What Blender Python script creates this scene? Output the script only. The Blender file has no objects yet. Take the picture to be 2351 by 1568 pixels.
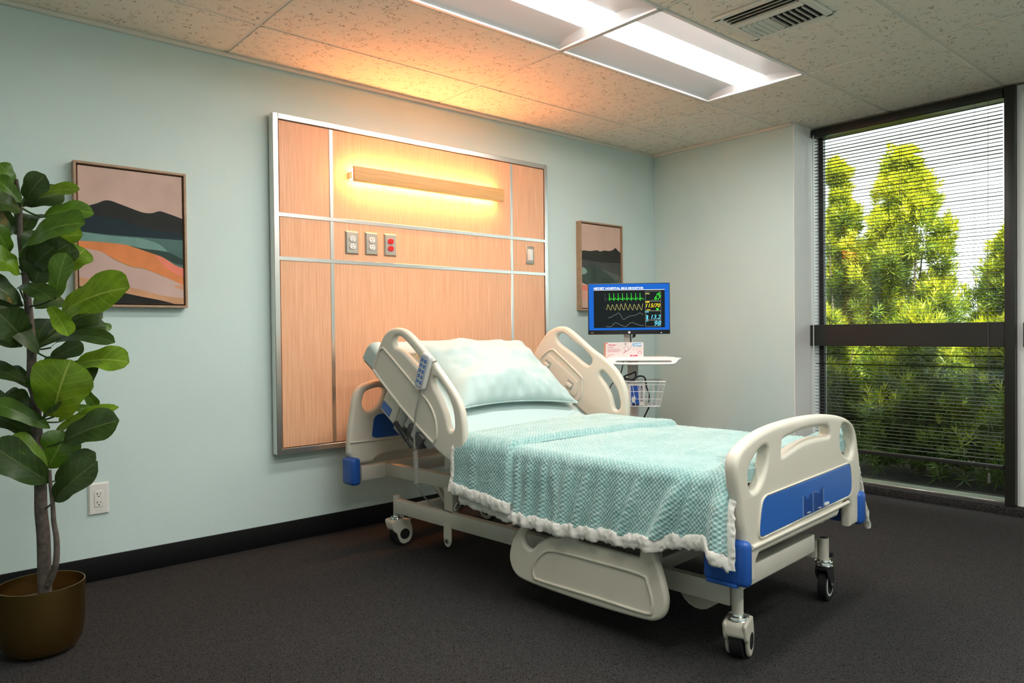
import bpy, bmesh, math, random
import numpy as np
from mathutils import Vector, Matrix
random.seed(7); rng = np.random.default_rng(7)
R = math.radians
scene = bpy.context.scene
COL = scene.collection

# ------------------------------------------------------------------ camera
cam_d = bpy.data.cameras.new('camera'); cam_d.sensor_width = 36.0; cam_d.lens = 36.0*1681.8/2351.0
cam_d.clip_start = 0.05
cam = bpy.data.objects.new('camera', cam_d); COL.objects.link(cam); scene.camera = cam
yaw, pitch, roll = .7156, -.0124, -.0105
fw = Vector((math.sin(yaw)*math.cos(pitch), math.cos(yaw)*math.cos(pitch), math.sin(pitch)))
rt0 = Vector((math.cos(yaw), -math.sin(yaw), 0)); up0 = rt0.cross(fw)
rt = math.cos(roll)*rt0 + math.sin(roll)*up0; up = -math.sin(roll)*rt0 + math.cos(roll)*up0
cam.matrix_world = Matrix(((rt.x, up.x, -fw.x, -1.2741), (rt.y, up.y, -fw.y, -3.5315), (rt.z, up.z, -fw.z, 1.0428), (0, 0, 0, 1)))

# ------------------------------------------------------------------ sky, sun, exposure
world = bpy.data.worlds.new('sky'); scene.world = world; world.use_nodes = True
bg = world.node_tree.nodes['Background']; bg.inputs[0].default_value = (0.93, 0.96, 1.0, 1); bg.inputs[1].default_value = 1.35
sun_d = bpy.data.lights.new('sun', 'SUN'); sun_d.energy = 11.0; sun_d.angle = R(1.0); sun_d.color = (1.0, .93, .78)
sun = bpy.data.objects.new('sun', sun_d); COL.objects.link(sun); sun.rotation_euler = (R(30), R(-30), 0)
sun.location = (0, 0, 6)
vs = scene.view_settings
vs.view_transform = 'Standard'; vs.look = 'None'; vs.exposure = 1.5; vs.gamma = 1.0; vs.use_curve_mapping = False
TROFFER = 9.5      # radiance of the fluorescent lenses
LAMP = 50.0         # radiance of the warm strips of the headboard lamp

# ------------------------------------------------------------------ materials
def newmat(name):
    m = bpy.data.materials.new(name); m.use_nodes = True
    return m, m.node_tree, m.node_tree.nodes['Principled BSDF']
def N(nt, t, **k):
    n = nt.nodes.new(t)
    for a, b in k.items():
        if a in n.inputs: n.inputs[a].default_value = b
        else: setattr(n, a, b)
    return n
def mat(name, col, rough=.5, metal=0, spec=.5, bump=0, bscale=200, var=0, vscale=6, emit=None, sheen=0, trans=0, coat=0):
    m, nt, b = newmat(name); L = nt.links.new
    b.inputs['Base Color'].default_value = (*col, 1); b.inputs['Roughness'].default_value = rough
    b.inputs['Metallic'].default_value = metal; b.inputs['Specular IOR Level'].default_value = spec
    if sheen: b.inputs['Sheen Weight'].default_value = sheen
    if coat: b.inputs['Coat Weight'].default_value = coat
    if trans: b.inputs['Transmission Weight'].default_value = trans
    geo = N(nt, 'ShaderNodeNewGeometry')
    if var:
        nz = N(nt, 'ShaderNodeTexNoise', Scale=vscale, Detail=4.0); L(geo.outputs['Position'], nz.inputs['Vector'])
        r = N(nt, 'ShaderNodeMapRange'); r.inputs[1].default_value = .3; r.inputs[2].default_value = .7
        r.inputs[3].default_value = 1-var; r.inputs[4].default_value = 1+var
        L(nz.outputs['Fac'], r.inputs[0])
        mx = N(nt, 'ShaderNodeVectorMath', operation='SCALE'); mx.inputs[0].default_value = col
        L(r.outputs[0], mx.inputs['Scale']); L(mx.outputs[0], b.inputs['Base Color'])
    if bump:
        nz = N(nt, 'ShaderNodeTexNoise', Scale=bscale, Detail=3.0); L(geo.outputs['Position'], nz.inputs['Vector'])
        bp = N(nt, 'ShaderNodeBump', Strength=bump, Distance=.002); L(nz.outputs['Fac'], bp.inputs['Height']); L(bp.outputs[0], b.inputs['Normal'])
    if emit:
        b.inputs['Emission Color'].default_value = (*emit[0], 1); b.inputs['Emission Strength'].default_value = emit[1]
    return m
M = {}
M['wall'] = mat('wall_paint', (.62, .74, .705), .75, spec=.25, bump=.25, bscale=160, var=.02, vscale=2)
M['jamb'] = mat('jamb_paint', (.88, .85, .83), .7, spec=.25, bump=.1, bscale=160)
M['black'] = mat('black_vinyl', (.004, .004, .0045), .6, spec=.2)
M['frame'] = mat('dark_bronze_frame', (.016, .016, .014), .42, spec=.4)
M['slat'] = mat('slat_enamel', (.065, .065, .062), .55, spec=.2)
M['white'] = mat('white_paint', (.80, .79, .77), .4)
M['tee'] = mat('tee_bar_paint', (.74, .70, .61), .5)
M['alu'] = mat('brushed_aluminium', (.74, .72, .68), .30, metal=1, bump=.05, bscale=300)
M['steelplate'] = mat('satin_steel_plate', (.52, .47, .40), .36, metal=.85)
M['chrome'] = mat('chrome', (.75, .75, .75), .12, metal=1)
M['cream'] = mat('cream_plastic', (.66, .61, .51), .38, spec=.45, bump=.04, bscale=400)
M['steel'] = mat('cream_painted_steel', (.60, .56, .48), .42, spec=.45, var=.03, vscale=12)
M['blue'] = mat('blue_plastic', (.014, .085, .36), .38, spec=.5)
M['bluepanel'] = mat('blue_laminate', (.020, .125, .46), .30, spec=.5, var=.05, vscale=8)
M['skyblue'] = mat('pocket_edge_blue', (.16, .28, .52), .3)
M['rubber'] = mat('black_rubber', (.012, .012, .012), .6, spec=.3)
M['blackpl'] = mat('black_plastic', (.013, .013, .014), .35)
M['greypl'] = mat('grey_plastic', (.36, .35, .32), .45)
M['darkgrey'] = mat('dark_grey_plastic', (.10, .10, .095), .5)
M['lightpl'] = mat('light_grey_plastic', (.62, .61, .58), .4)
M['whitepl'] = mat('white_plastic', (.80, .77, .72), .35)
M['redpl'] = mat('red_plastic', (.80, .012, .012), .35)
M['slot'] = mat('dark_slot', (.02, .018, .016), .6)
M['sheet'] = mat('pale_aqua_cotton', (.46, .58, .56), .85, spec=.15, bump=.12, bscale=900, sheen=.15)
M['pillow'] = mat('pale_aqua_pillowcase', (.46, .58, .555), .85, spec=.15, bump=.12, bscale=900, sheen=.15)
M['mattress'] = mat('grey_mattress_ticking', (.42, .42, .40), .8)
M['fleece'] = mat('white_fleece', (.74, .71, .65), .95, spec=.1, bump=.6, bscale=260, sheen=.3)
M['lining'] = mat('white_fleece_lining', (.70, .67, .61), .95, spec=.1, bump=.8, bscale=220, sheen=.2)
M['brass'] = mat('brushed_brass', (.40, .26, .08), .26, metal=1, bump=.04, bscale=120)
M['bark'] = mat('grey_brown_bark', (.085, .068, .055), .85, bump=.8, bscale=90, var=.35, vscale=60)
M['soil'] = mat('dark_soil', (.05, .035, .025), .95, bump=1, bscale=120)
M['outbark'] = mat('tree_bark', (.10, .075, .055), .9, bump=.8, bscale=60, var=.3, vscale=20)
M['mulch'] = mat('garden_mulch', (.06, .05, .038), .95, bump=1, bscale=60, var=.5, vscale=8)
M['ply'] = mat('plenum_board', (.3, .29, .27), .9)
M['lampdiff'] = mat('warm_lamp_strip', (.9, .8, .6), .5, emit=((1.0, .35, .11), LAMP))
M['lens'] = mat('fluorescent_lens', (.9, .9, .9), .5, emit=((1.0, .98, .95), TROFFER))
M['reflector'] = mat('white_reflector', (.56, .56, .56), .5)
M['frame_wood'] = mat('oak_picture_frame', (.40, .25, .15), .5, var=.12, vscale=40)
M['frame_gap'] = mat('dark_frame_gap', (.03, .018, .01), .6)
M['cable'] = mat('black_cable', (.012, .012, .014), .45)
M['greycable'] = mat('grey_cable', (.26, .25, .22), .5)
M['brass_screw'] = mat('steel_screw', (.4, .39, .36), .3, metal=1)

def carpet():
    m, nt, b = newmat('charcoal_carpet'); L = nt.links.new
    geo = N(nt, 'ShaderNodeNewGeometry')
    n1 = N(nt, 'ShaderNodeTexNoise', Scale=300.0, Detail=2.0); n2 = N(nt, 'ShaderNodeTexNoise', Scale=140.0, Detail=3.0); n3 = N(nt, 'ShaderNodeTexNoise', Scale=1.6, Detail=2.0)
    for n in (n1, n2, n3): L(geo.outputs['Position'], n.inputs['Vector'])
    ad = N(nt, 'ShaderNodeMath', operation='ADD'); L(n1.outputs['Fac'], ad.inputs[0]); L(n2.outputs['Fac'], ad.inputs[1])
    cr = N(nt, 'ShaderNodeValToRGB'); L(ad.outputs[0], cr.inputs[0])
    e = cr.color_ramp.elements; e[0].position = .78; e[0].color = (.0006, .0006, .0006, 1); e[1].position = 1.3; e[1].color = (.055, .052, .051, 1)
    x = cr.color_ramp.elements.new(1.0); x.color = (.0045, .0043, .0042, 1)
    md = N(nt, 'ShaderNodeMath', operation='MULTIPLY'); L(ad.outputs[0], md.inputs[0]); md.inputs[1].default_value = .5
    for el, p in zip(cr.color_ramp.elements, (.41, .5, .61)): el.position = p
    L(md.outputs[0], cr.inputs[0]); L(cr.outputs[0], b.inputs['Base Color'])
    b.inputs['Roughness'].default_value = .95; b.inputs['Specular IOR Level'].default_value = .08
    bp = N(nt, 'ShaderNodeBump', Strength=.45, Distance=.003); L(ad.outputs[0], bp.inputs['Height']); L(bp.outputs[0], b.inputs['Normal'])
    return m
M['carpet'] = carpet()

def tilemat():
    m, nt, b = newmat('fissured_mineral_tile'); L = nt.links.new
    geo = N(nt, 'ShaderNodeNewGeometry')
    w = N(nt, 'ShaderNodeTexNoise', Scale=38.0, Detail=1.0); k = N(nt, 'ShaderNodeTexNoise', Scale=30.0, Detail=0.0); p = N(nt, 'ShaderNodeTexVoronoi', Scale=130.0)
    off = N(nt, 'ShaderNodeVectorMath', operation='ADD'); off.inputs[1].default_value = (7.3, 2.1, 0); L(geo.outputs['Position'], off.inputs[0])
    L(geo.outputs['Position'], w.inputs['Vector']); L(off.outputs[0], k.inputs['Vector']); L(geo.outputs['Position'], p.inputs['Vector'])
    s = N(nt, 'ShaderNodeMath', operation='SUBTRACT'); L(w.outputs['Fac'], s.inputs[0]); s.inputs[1].default_value = .5
    a = N(nt, 'ShaderNodeMath', operation='ABSOLUTE'); L(s.outputs[0], a.inputs[0])
    lt = N(nt, 'ShaderNodeMath', operation='LESS_THAN'); L(a.outputs[0], lt.inputs[0]); lt.inputs[1].default_value = .020
    gt = N(nt, 'ShaderNodeMath', operation='GREATER_THAN'); L(k.outputs['Fac'], gt.inputs[0]); gt.inputs[1].default_value = .535
    mu = N(nt, 'ShaderNodeMath', operation='MULTIPLY'); L(lt.outputs[0], mu.inputs[0]); L(gt.outputs[0], mu.inputs[1])
    pl = N(nt, 'ShaderNodeMath', operation='LESS_THAN'); L(p.outputs['Distance'], pl.inputs[0]); pl.inputs[1].default_value = .14
    k2 = N(nt, 'ShaderNodeMath', operation='MULTIPLY'); L(pl.outputs[0], k2.inputs[0]); k2.inputs[1].default_value = .5
    mxx = N(nt, 'ShaderNodeMath', operation='MAXIMUM'); L(mu.outputs[0], mxx.inputs[0]); L(k2.outputs[0], mxx.inputs[1])
    mix = N(nt, 'ShaderNodeMix', data_type='RGBA'); L(mxx.outputs[0], mix.inputs[0])
    mix.inputs[6].default_value = (.82, .775, .66, 1); mix.inputs[7].default_value = (.42, .385, .31, 1)
    L(mix.outputs[2], b.inputs['Base Color']); b.inputs['Roughness'].default_value = .9; b.inputs['Specular IOR Level'].default_value = .1
    inv = N(nt, 'ShaderNodeMath', operation='SUBTRACT'); inv.inputs[0].default_value = 1; L(mxx.outputs[0], inv.inputs[1])
    bp = N(nt, 'ShaderNodeBump', Strength=.5, Distance=.002); L(inv.outputs[0], bp.inputs['Height']); L(bp.outputs[0], b.inputs['Normal'])
    return m
M['tile'] = tilemat()

def wood(name, c1, c2, sc, rough=.42):
    m, nt, b = newmat(name); L = nt.links.new
    geo = N(nt, 'ShaderNodeNewGeometry'); mp = N(nt, 'ShaderNodeMapping'); mp.inputs['Scale'].default_value = sc
    L(geo.outputs['Position'], mp.inputs['Vector'])
    n1 = N(nt, 'ShaderNodeTexNoise', Scale=1.0, Detail=5.0, Roughness=.65); L(mp.outputs[0], n1.inputs['Vector'])
    cr = N(nt, 'ShaderNodeValToRGB'); L(n1.outputs['Fac'], cr.inputs[0])
    e = cr.color_ramp.elements; e[0].position = .32; e[0].color = (*c1, 1); e[1].position = .68; e[1].color = (*c2, 1)
    L(cr.outputs[0], b.inputs['Base Color']); b.inputs['Roughness'].default_value = rough; b.inputs['Specular IOR Level'].default_value = .4
    return m
M['maple'] = wood('maple_laminate', (.72, .365, .20), (.88, .51, .31), (130, 130, 3.5))
M['lampwood'] = wood('oak_lamp_veneer', (.68, .34, .115), (.84, .48, .19), (4, 60, 90))

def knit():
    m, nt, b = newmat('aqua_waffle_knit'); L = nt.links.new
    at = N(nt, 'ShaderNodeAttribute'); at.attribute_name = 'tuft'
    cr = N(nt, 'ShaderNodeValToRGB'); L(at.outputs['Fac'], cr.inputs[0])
    e = cr.color_ramp.elements; e[0].position = .0; e[0].color = (.10, .30, .285, 1); e[1].position = 1; e[1].color = (.48, .65, .625, 1)  # sheen at the tuft tips put into the colour, deeper aqua in valleys
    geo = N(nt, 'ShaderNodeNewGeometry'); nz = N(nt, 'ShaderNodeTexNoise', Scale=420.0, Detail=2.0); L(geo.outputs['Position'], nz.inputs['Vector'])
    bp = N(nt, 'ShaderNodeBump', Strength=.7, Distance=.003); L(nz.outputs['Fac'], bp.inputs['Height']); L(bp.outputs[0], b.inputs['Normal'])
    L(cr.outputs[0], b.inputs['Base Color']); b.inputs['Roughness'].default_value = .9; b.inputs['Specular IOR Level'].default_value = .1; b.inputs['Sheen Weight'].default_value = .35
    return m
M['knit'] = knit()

def leafmat(name, c, cv, rough=.32, trans=.25):
    m, nt, b = newmat(name); L = nt.links.new
    uv = N(nt, 'ShaderNodeUVMap'); sp = N(nt, 'ShaderNodeSeparateXYZ'); L(uv.outputs[0], sp.inputs[0])
    # x across -1..1 stored as 0..1, y along
    s = N(nt, 'ShaderNodeMath', operation='SUBTRACT'); L(sp.outputs[0], s.inputs[0]); s.inputs[1].default_value = .5
    a = N(nt, 'ShaderNodeMath', operation='ABSOLUTE'); L(s.outputs[0], a.inputs[0])
    mid = N(nt, 'ShaderNodeMath', operation='LESS_THAN'); L(a.outputs[0], mid.inputs[0]); mid.inputs[1].default_value = .018
    ax = N(nt, 'ShaderNodeMath', operation='MULTIPLY'); L(a.outputs[0], ax.inputs[0]); ax.inputs[1].default_value = -.55
    ay = N(nt, 'ShaderNodeMath', operation='ADD'); L(ax.outputs[0], ay.inputs[0]); L(sp.outputs[1], ay.inputs[1])
    fr = N(nt, 'ShaderNodeMath', operation='MULTIPLY'); L(ay.outputs[0], fr.inputs[0]); fr.inputs[1].default_value = 7.0
    fc = N(nt, 'ShaderNodeMath', operation='FRACT'); L(fr.outputs[0], fc.inputs[0])
    lt = N(nt, 'ShaderNodeMath', operation='LESS_THAN'); L(fc.outputs[0], lt.inputs[0]); lt.inputs[1].default_value = .07
    sm = N(nt, 'ShaderNodeMath', operation='MULTIPLY'); L(lt.outputs[0], sm.inputs[0]); sm.inputs[1].default_value = .55
    mx = N(nt, 'ShaderNodeMath', operation='MAXIMUM'); L(mid.outputs[0], mx.inputs[0]); L(sm.outputs[0], mx.inputs[1])
    geo = N(nt, 'ShaderNodeNewGeometry'); nz = N(nt, 'ShaderNodeTexNoise', Scale=22.0, Detail=3.0); L(geo.outputs['Position'], nz.inputs['Vector'])
    cr = N(nt, 'ShaderNodeValToRGB'); L(nz.outputs['Fac'], cr.inputs[0]); e = cr.color_ramp.elements
    e[0].position = .3; e[0].color = (*[x*.75 for x in c], 1); e[1].position = .7; e[1].color = (*[x*1.25 for x in c], 1)
    mix = N(nt, 'ShaderNodeMix', data_type='RGBA'); L(mx.outputs[0], mix.inputs[0]); L(cr.outputs[0], mix.inputs[6]); mix.inputs[7].default_value = (*cv, 1)
    L(mix.outputs[2], b.inputs['Base Color']); b.inputs['Roughness'].default_value = rough
    bp = N(nt, 'ShaderNodeBump', Strength=.25, Distance=.003); L(mx.outputs[0], bp.inputs['Height']); L(bp.outputs[0], b.inputs['Normal'])
    tr = N(nt, 'ShaderNodeBsdfTranslucent'); L(mix.outputs[2], tr.inputs[0])
    ms = N(nt, 'ShaderNodeMixShader'); ms.inputs[0].default_value = trans
    out = nt.nodes['Material Output']; L(b.outputs[0], ms.inputs[1]); L(tr.outputs[0], ms.inputs[2]); L(ms.outputs[0], out.inputs[0])
    return m
M['leaf0'] = leafmat('fig_leaf_green', (.075, .165, .012), (.19, .29, .05))
M['leaf1'] = leafmat('fig_leaf_bright', (.140, .255, .012), (.30, .40, .07), trans=.32)
M['leaf2'] = leafmat('fig_leaf_dark', (.036, .072, .012), (.10, .14, .04), .4, .18)

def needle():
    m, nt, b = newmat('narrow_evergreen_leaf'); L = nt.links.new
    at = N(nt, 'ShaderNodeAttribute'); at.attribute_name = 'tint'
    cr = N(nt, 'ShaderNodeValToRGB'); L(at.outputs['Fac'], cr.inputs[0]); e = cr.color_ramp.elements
    e[0].color = (.016, .040, .012, 1); e[1].color = (.56, .54, .03, 1); x = e.new(.55); x.color = (.14, .20, .018, 1)  # dark end also carries the shade painted into low whorls
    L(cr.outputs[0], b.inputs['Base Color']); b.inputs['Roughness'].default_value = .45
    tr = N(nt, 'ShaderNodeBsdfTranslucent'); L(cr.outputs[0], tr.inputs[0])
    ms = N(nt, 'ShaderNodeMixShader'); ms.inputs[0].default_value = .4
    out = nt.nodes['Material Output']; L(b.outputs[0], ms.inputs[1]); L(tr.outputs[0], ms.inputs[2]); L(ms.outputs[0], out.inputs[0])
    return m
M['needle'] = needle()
def glass(name, tint, rough=0.0):
    m, nt, b = newmat(name); L = nt.links.new
    t = N(nt, 'ShaderNodeBsdfTransparent'); t.inputs[0].default_value = (*tint, 1)
    g = N(nt, 'ShaderNodeBsdfGlossy'); g.inputs['Roughness'].default_value = rough
    lw = N(nt, 'ShaderNodeLayerWeight'); pw_ = N(nt, 'ShaderNodeMath', operation='POWER'); L(lw.outputs['Facing'], pw_.inputs[0]); pw_.inputs[1].default_value = 5.0
    fr = N(nt, 'ShaderNodeMath', operation='MULTIPLY_ADD'); L(pw_.outputs[0], fr.inputs[0]); fr.inputs[1].default_value = .9; fr.inputs[2].default_value = .045
    ms = N(nt, 'ShaderNodeMixShader'); L(fr.outputs[0], ms.inputs[0]); L(t.outputs[0], ms.inputs[1]); L(g.outputs[0], ms.inputs[2])
    L(ms.outputs[0], nt.nodes['Material Output'].inputs[0])
    return m
M['glass'] = glass('window_glass', (.86, .93, .90))
M['clear'] = glass('clear_acrylic', (.88, .90, .94), .12)
def emitm(name, col, s):
    return mat(name, (.004, .004, .004), .4, spec=.08, emit=(col, s))

# ------------------------------------------------------------------ mesh helpers
def tag(o, label=None, cat=None, group=None, kind=None):
    if label: o['label'] = label
    if cat: o['category'] = cat
    if group: o['group'] = group
    if kind: o['kind'] = kind
    return o
def empty(name, loc=(0, 0, 0), rz=0, label=None, cat=None, group=None):
    o = bpy.data.objects.new(name, None); COL.objects.link(o); o.location = loc; o.rotation_euler = (0, 0, rz); o.empty_display_size = .1
    return tag(o, label, cat, group)
def link(name, me, m, parent=None, smooth=True, angle=40):
    me.materials.clear(); me.materials.append(M[m] if isinstance(m, str) else m)
    if smooth:
        me.shade_smooth()
        if angle: me.set_sharp_from_angle(angle=R(angle))
    o = bpy.data.objects.new(name, me); COL.objects.link(o); o.parent = parent
    return o
def pydata(name, v, f, m, parent=None, smooth=True, angle=40):
    me = bpy.data.meshes.new(name); me.from_pydata([tuple(map(float, p)) for p in v], [], f); me.update()
    return link(name, me, m, parent, smooth, angle)
def gridmesh(name, P, m, parent=None, attr=None, uv=False, closed_u=False, smooth_angle=None):
    """P: (a,b,3) array of points -> quad grid; closed_u wraps the first axis"""
    a, b = P.shape[:2]; me = bpy.data.meshes.new(name)
    idx = np.arange(a*b).reshape(a, b)
    if closed_u: idx = np.vstack([idx, idx[:1]])
    q = np.stack([idx[:-1, :-1], idx[1:, :-1], idx[1:, 1:], idx[:-1, 1:]], -1).reshape(-1, 4)
    me.vertices.add(a*b); me.vertices.foreach_set('co', P.reshape(-1).astype(np.float32))
    me.loops.add(q.size); me.loops.foreach_set('vertex_index', q.reshape(-1).astype(np.int32))
    me.polygons.add(len(q)); me.polygons.foreach_set('loop_start', (np.arange(len(q))*4).astype(np.int32))
    me.update(calc_edges=True); me.validate()
    if attr is not None:
        at = me.attributes.new(attr[0], 'FLOAT', 'POINT'); at.data.foreach_set('value', attr[1].reshape(-1).astype(np.float32))
    if uv:
        l = me.uv_layers.new(name='UVMap'); U = np.stack(np.meshgrid(np.linspace(0, 1, b), np.linspace(0, 1, a)), -1).reshape(-1, 2)
        l.data.foreach_set('uv', U[q.reshape(-1)].reshape(-1).astype(np.float32))
    return link(name, me, m, parent, True, smooth_angle)
class MB:
    def __init__(s): s.bm = bmesh.new()
    def box(s, x0, x1, y0, y1, z0, z1, bev=0, seg=2, mtx=None):
        g = bmesh.ops.create_cube(s.bm, size=1)['verts']
        for v in g: v.co = Vector(((x0+x1)/2+v.co.x*(x1-x0), (y0+y1)/2+v.co.y*(y1-y0), (z0+z1)/2+v.co.z*(z1-z0)))
        if bev:
            es = list({e for v in g for e in v.link_edges})
            r = bmesh.ops.bevel(s.bm, geom=es, offset=bev, segments=seg, profile=.5, affect='EDGES'); g = list({v for f in r['faces'] for v in f.verts} | {v for v in g if v.is_valid})
        if mtx is not None:
            for v in g: v.co = mtx @ v.co
        return s
    def cyl(s, p0, p1, r0, r1=None, seg=20, caps=True):
        r1 = r0 if r1 is None else r1
        p0 = Vector(p0); p1 = Vector(p1); d = p1-p0; L = d.length; q = d.to_track_quat('Z', 'Y').to_matrix()
        a = [s.bm.verts.new(p0+q@Vector((r0*math.cos(2*math.pi*i/seg), r0*math.sin(2*math.pi*i/seg), 0))) for i in range(seg)]
        b = [s.bm.verts.new(p1+q@Vector((r1*math.cos(2*math.pi*i/seg), r1*math.sin(2*math.pi*i/seg), 0))) for i in range(seg)]
        for i in range(seg): s.bm.faces.new((a[i], a[(i+1) % seg], b[(i+1) % seg], b[i]))
        if caps: s.bm.faces.new(a[::-1]); s.bm.faces.new(b)
        return s
    def tube(s, pts, r, seg=10, closed=False, sub=0):
        if sub: pts = crom(pts, sub, closed)
        pts = [Vector(p) for p in pts]; n = len(pts); rs = r if hasattr(r, '__len__') else [r]*n
        if len(rs) != n: rs = [float(x) for x in np.interp(np.linspace(0, 1, n), np.linspace(0, 1, len(rs)), rs)]
        rings = []; nrm = None
        for i, p in enumerate(pts):
            t = (pts[(i+1) % n]-pts[i-1]) if (closed or 0 < i < n-1) else (pts[1]-pts[0] if i == 0 else pts[-1]-pts[-2])
            t.normalize()
            if nrm is None: nrm = t.orthogonal().normalized()
            nrm = (nrm-t*nrm.dot(t)).normalized(); bn = t.cross(nrm)
            rings.append([s.bm.verts.new(p+rs[i]*(nrm*math.cos(2*math.pi*k/seg)+bn*math.sin(2*math.pi*k/seg))) for k in range(seg)])
        m = n if closed else n-1
        for i in range(m):
            a, b = rings[i], rings[(i+1) % n]; o = 0
            if closed and i == n-1:
                o = min(range(seg), key=lambda o: (a[0].co-b[o].co).length)
            for k in range(seg): s.bm.faces.new((a[k], a[(k+1) % seg], b[(k+1+o) % seg], b[(k+o) % seg]))
        if not closed: s.bm.faces.new(rings[0][::-1]); s.bm.faces.new(rings[-1])
        return s
    def lathe(s, prof, c=(0, 0, 0), seg=32):
        rings = []
        for r, z in prof: rings.append([s.bm.verts.new((c[0]+r*math.cos(2*math.pi*i/seg), c[1]+r*math.sin(2*math.pi*i/seg), c[2]+z)) for i in range(seg)])
        for a, b in zip(rings, rings[1:]):
            for i in range(seg): s.bm.faces.new((a[i], a[(i+1) % seg], b[(i+1) % seg], b[i]))
        s.bm.faces.new(rings[0][::-1]); s.bm.faces.new(rings[-1])
        return s
    def xf(s, m):
        for v in s.bm.verts: v.co = m @ v.co
        return s
    def build(s, name, m, parent=None, angle=40):
        me = bpy.data.meshes.new(name); bmesh.ops.recalc_face_normals(s.bm, faces=s.bm.faces); s.bm.to_mesh(me); s.bm.free()
        return link(name, me, m, parent, True, angle)
def box(name, x0, x1, y0, y1, z0, z1, m, parent=None, bev=0, seg=2, mtx=None):
    return MB().box(x0, x1, y0, y1, z0, z1, bev, seg, mtx).build(name, m, parent)
def tube(name, pts, r, m, parent=None, seg=10, closed=False, sub=0):
    return MB().tube(pts, r, seg, closed, sub).build(name, m, parent, 60)
def crom(pts, sub=6, closed=False):
    P = [np.array(p, float) for p in pts]; n = len(P); out = []
    rngi = range(n if closed else n-1)
    for i in rngi:
        p1, p2 = P[i], P[(i+1) % n]; p0 = P[i-1] if (closed or i > 0) else 2*p1-p2; p3 = P[(i+2) % n] if (closed or i < n-2) else 2*p2-p1
        for k in range(sub):
            t = k/sub; out.append(.5*((2*p1)+(-p0+p2)*t+(2*p0-5*p1+4*p2-p3)*t*t+(-p0+3*p1-3*p2+p3)*t**3))
    if not closed: out.append(P[-1])
    return [tuple(o) for o in out]
def chaikin(P, n=2):
    for _ in range(n):
        Q = []
        for i in range(len(P)):
            a, b = P[i], P[(i+1) % len(P)]; Q += [(a[0]*.75+b[0]*.25, a[1]*.75+b[1]*.25), (a[0]*.25+b[0]*.75, a[1]*.25+b[1]*.75)]
        P = Q
    return P
def rrect(x0, x1, y0, y1, r, seg=6):
    out = []
    for cx, cy, a in ((x1-r, y1-r, 0), (x0+r, y1-r, 90), (x0+r, y0+r, 180), (x1-r, y0+r, 270)):
        for k in range(seg+1): out.append((cx+r*math.cos(R(a+90*k/seg)), cy+r*math.sin(R(a+90*k/seg))))
    return out
def plate(name, outlines, thick, bev, m, mtx, parent=None, res=3):
    """2-D outlines (first outer, rest holes) -> rounded plate; mtx maps (u,v,w)"""
    cu = bpy.data.curves.new('tmp', 'CURVE'); cu.dimensions = '2D'; cu.fill_mode = 'BOTH'
    for o in outlines:
        sp = cu.splines.new('POLY'); sp.points.add(len(o)-1); sp.use_cyclic_u = True
        for p, q in zip(sp.points, o): p.co = (q[0], q[1], 0, 1)
    cu.extrude = max(thick/2-bev, 1e-5); cu.bevel_depth = bev; cu.bevel_resolution = res; cu.offset = -bev
    me = tomesh(cu)
    bm = bmesh.new(); bm.from_mesh(me); bmesh.ops.remove_doubles(bm, verts=bm.verts, dist=1e-5)
    for v in bm.verts: v.co = mtx @ v.co
    bmesh.ops.recalc_face_normals(bm, faces=bm.faces); bm.to_mesh(me); bm.free()
    o = link(name, me, m, parent, True, 45)
    w = o.modifiers.new('wn', 'WEIGHTED_NORMAL'); w.weight = 100; w.keep_sharp = True
    return o
def tomesh(cu):
    ob = bpy.data.objects.new('tmp', cu); COL.objects.link(ob)
    dg = bpy.context.evaluated_depsgraph_get(); me = bpy.data.meshes.new_from_object(ob.evaluated_get(dg))
    bpy.data.objects.remove(ob); bpy.data.curves.remove(cu)
    return me
def text(name, s, size, m, mtx, parent=None, bold=0.0, shear=0.0, align='LEFT', xs=1.0):
    cu = bpy.data.curves.new('tmp', 'FONT'); cu.body = s; cu.size = size; cu.align_x = align; cu.offset = bold; cu.shear = shear; cu.resolution_u = 2
    me = tomesh(cu)
    for v in me.vertices: v.co = mtx @ Vector((v.co.x*xs, v.co.y, v.co.z))
    return link(name, me, m, parent, False)
def ribbon(name, pts, w, m, mtx, parent=None):
    v = []; f = []
    P = [Vector((p[0], p[1], 0)) for p in pts]
    for i, p in enumerate(P):
        t = (P[min(i+1, len(P)-1)]-P[max(i-1, 0)]).normalized(); n = Vector((-t.y, t.x, 0))
        v += [mtx @ (p+n*w/2), mtx @ (p-n*w/2)]
    for i in range(len(P)-1): f.append((2*i, 2*i+1, 2*i+3, 2*i+2))
    return pydata(name, v, f, m, parent, False)
def poly(name, pts, m, mtx, parent=None):
    return pydata(name, [mtx @ Vector((p[0], p[1], 0)) for p in pts], [tuple(range(len(pts)))], m, parent, False)
def facing(x, y, z, out='-y'):
    """matrix: plane coords (u right, v up, w towards the viewer) -> wall facing -y"""
    return Matrix.Translation((x, y, z)) @ Matrix(((1, 0, 0, 0), (0, 0, -1, 0), (0, 1, 0, 0), (0, 0, 0, 1)))
def kids(o): return [c for c in bpy.data.objects if c.parent == o]
def copytree(o, parent=None):
    c = o.copy(); COL.objects.link(c); c.parent = parent
    for ch in kids(o): copytree(ch, c)
    return c
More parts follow.
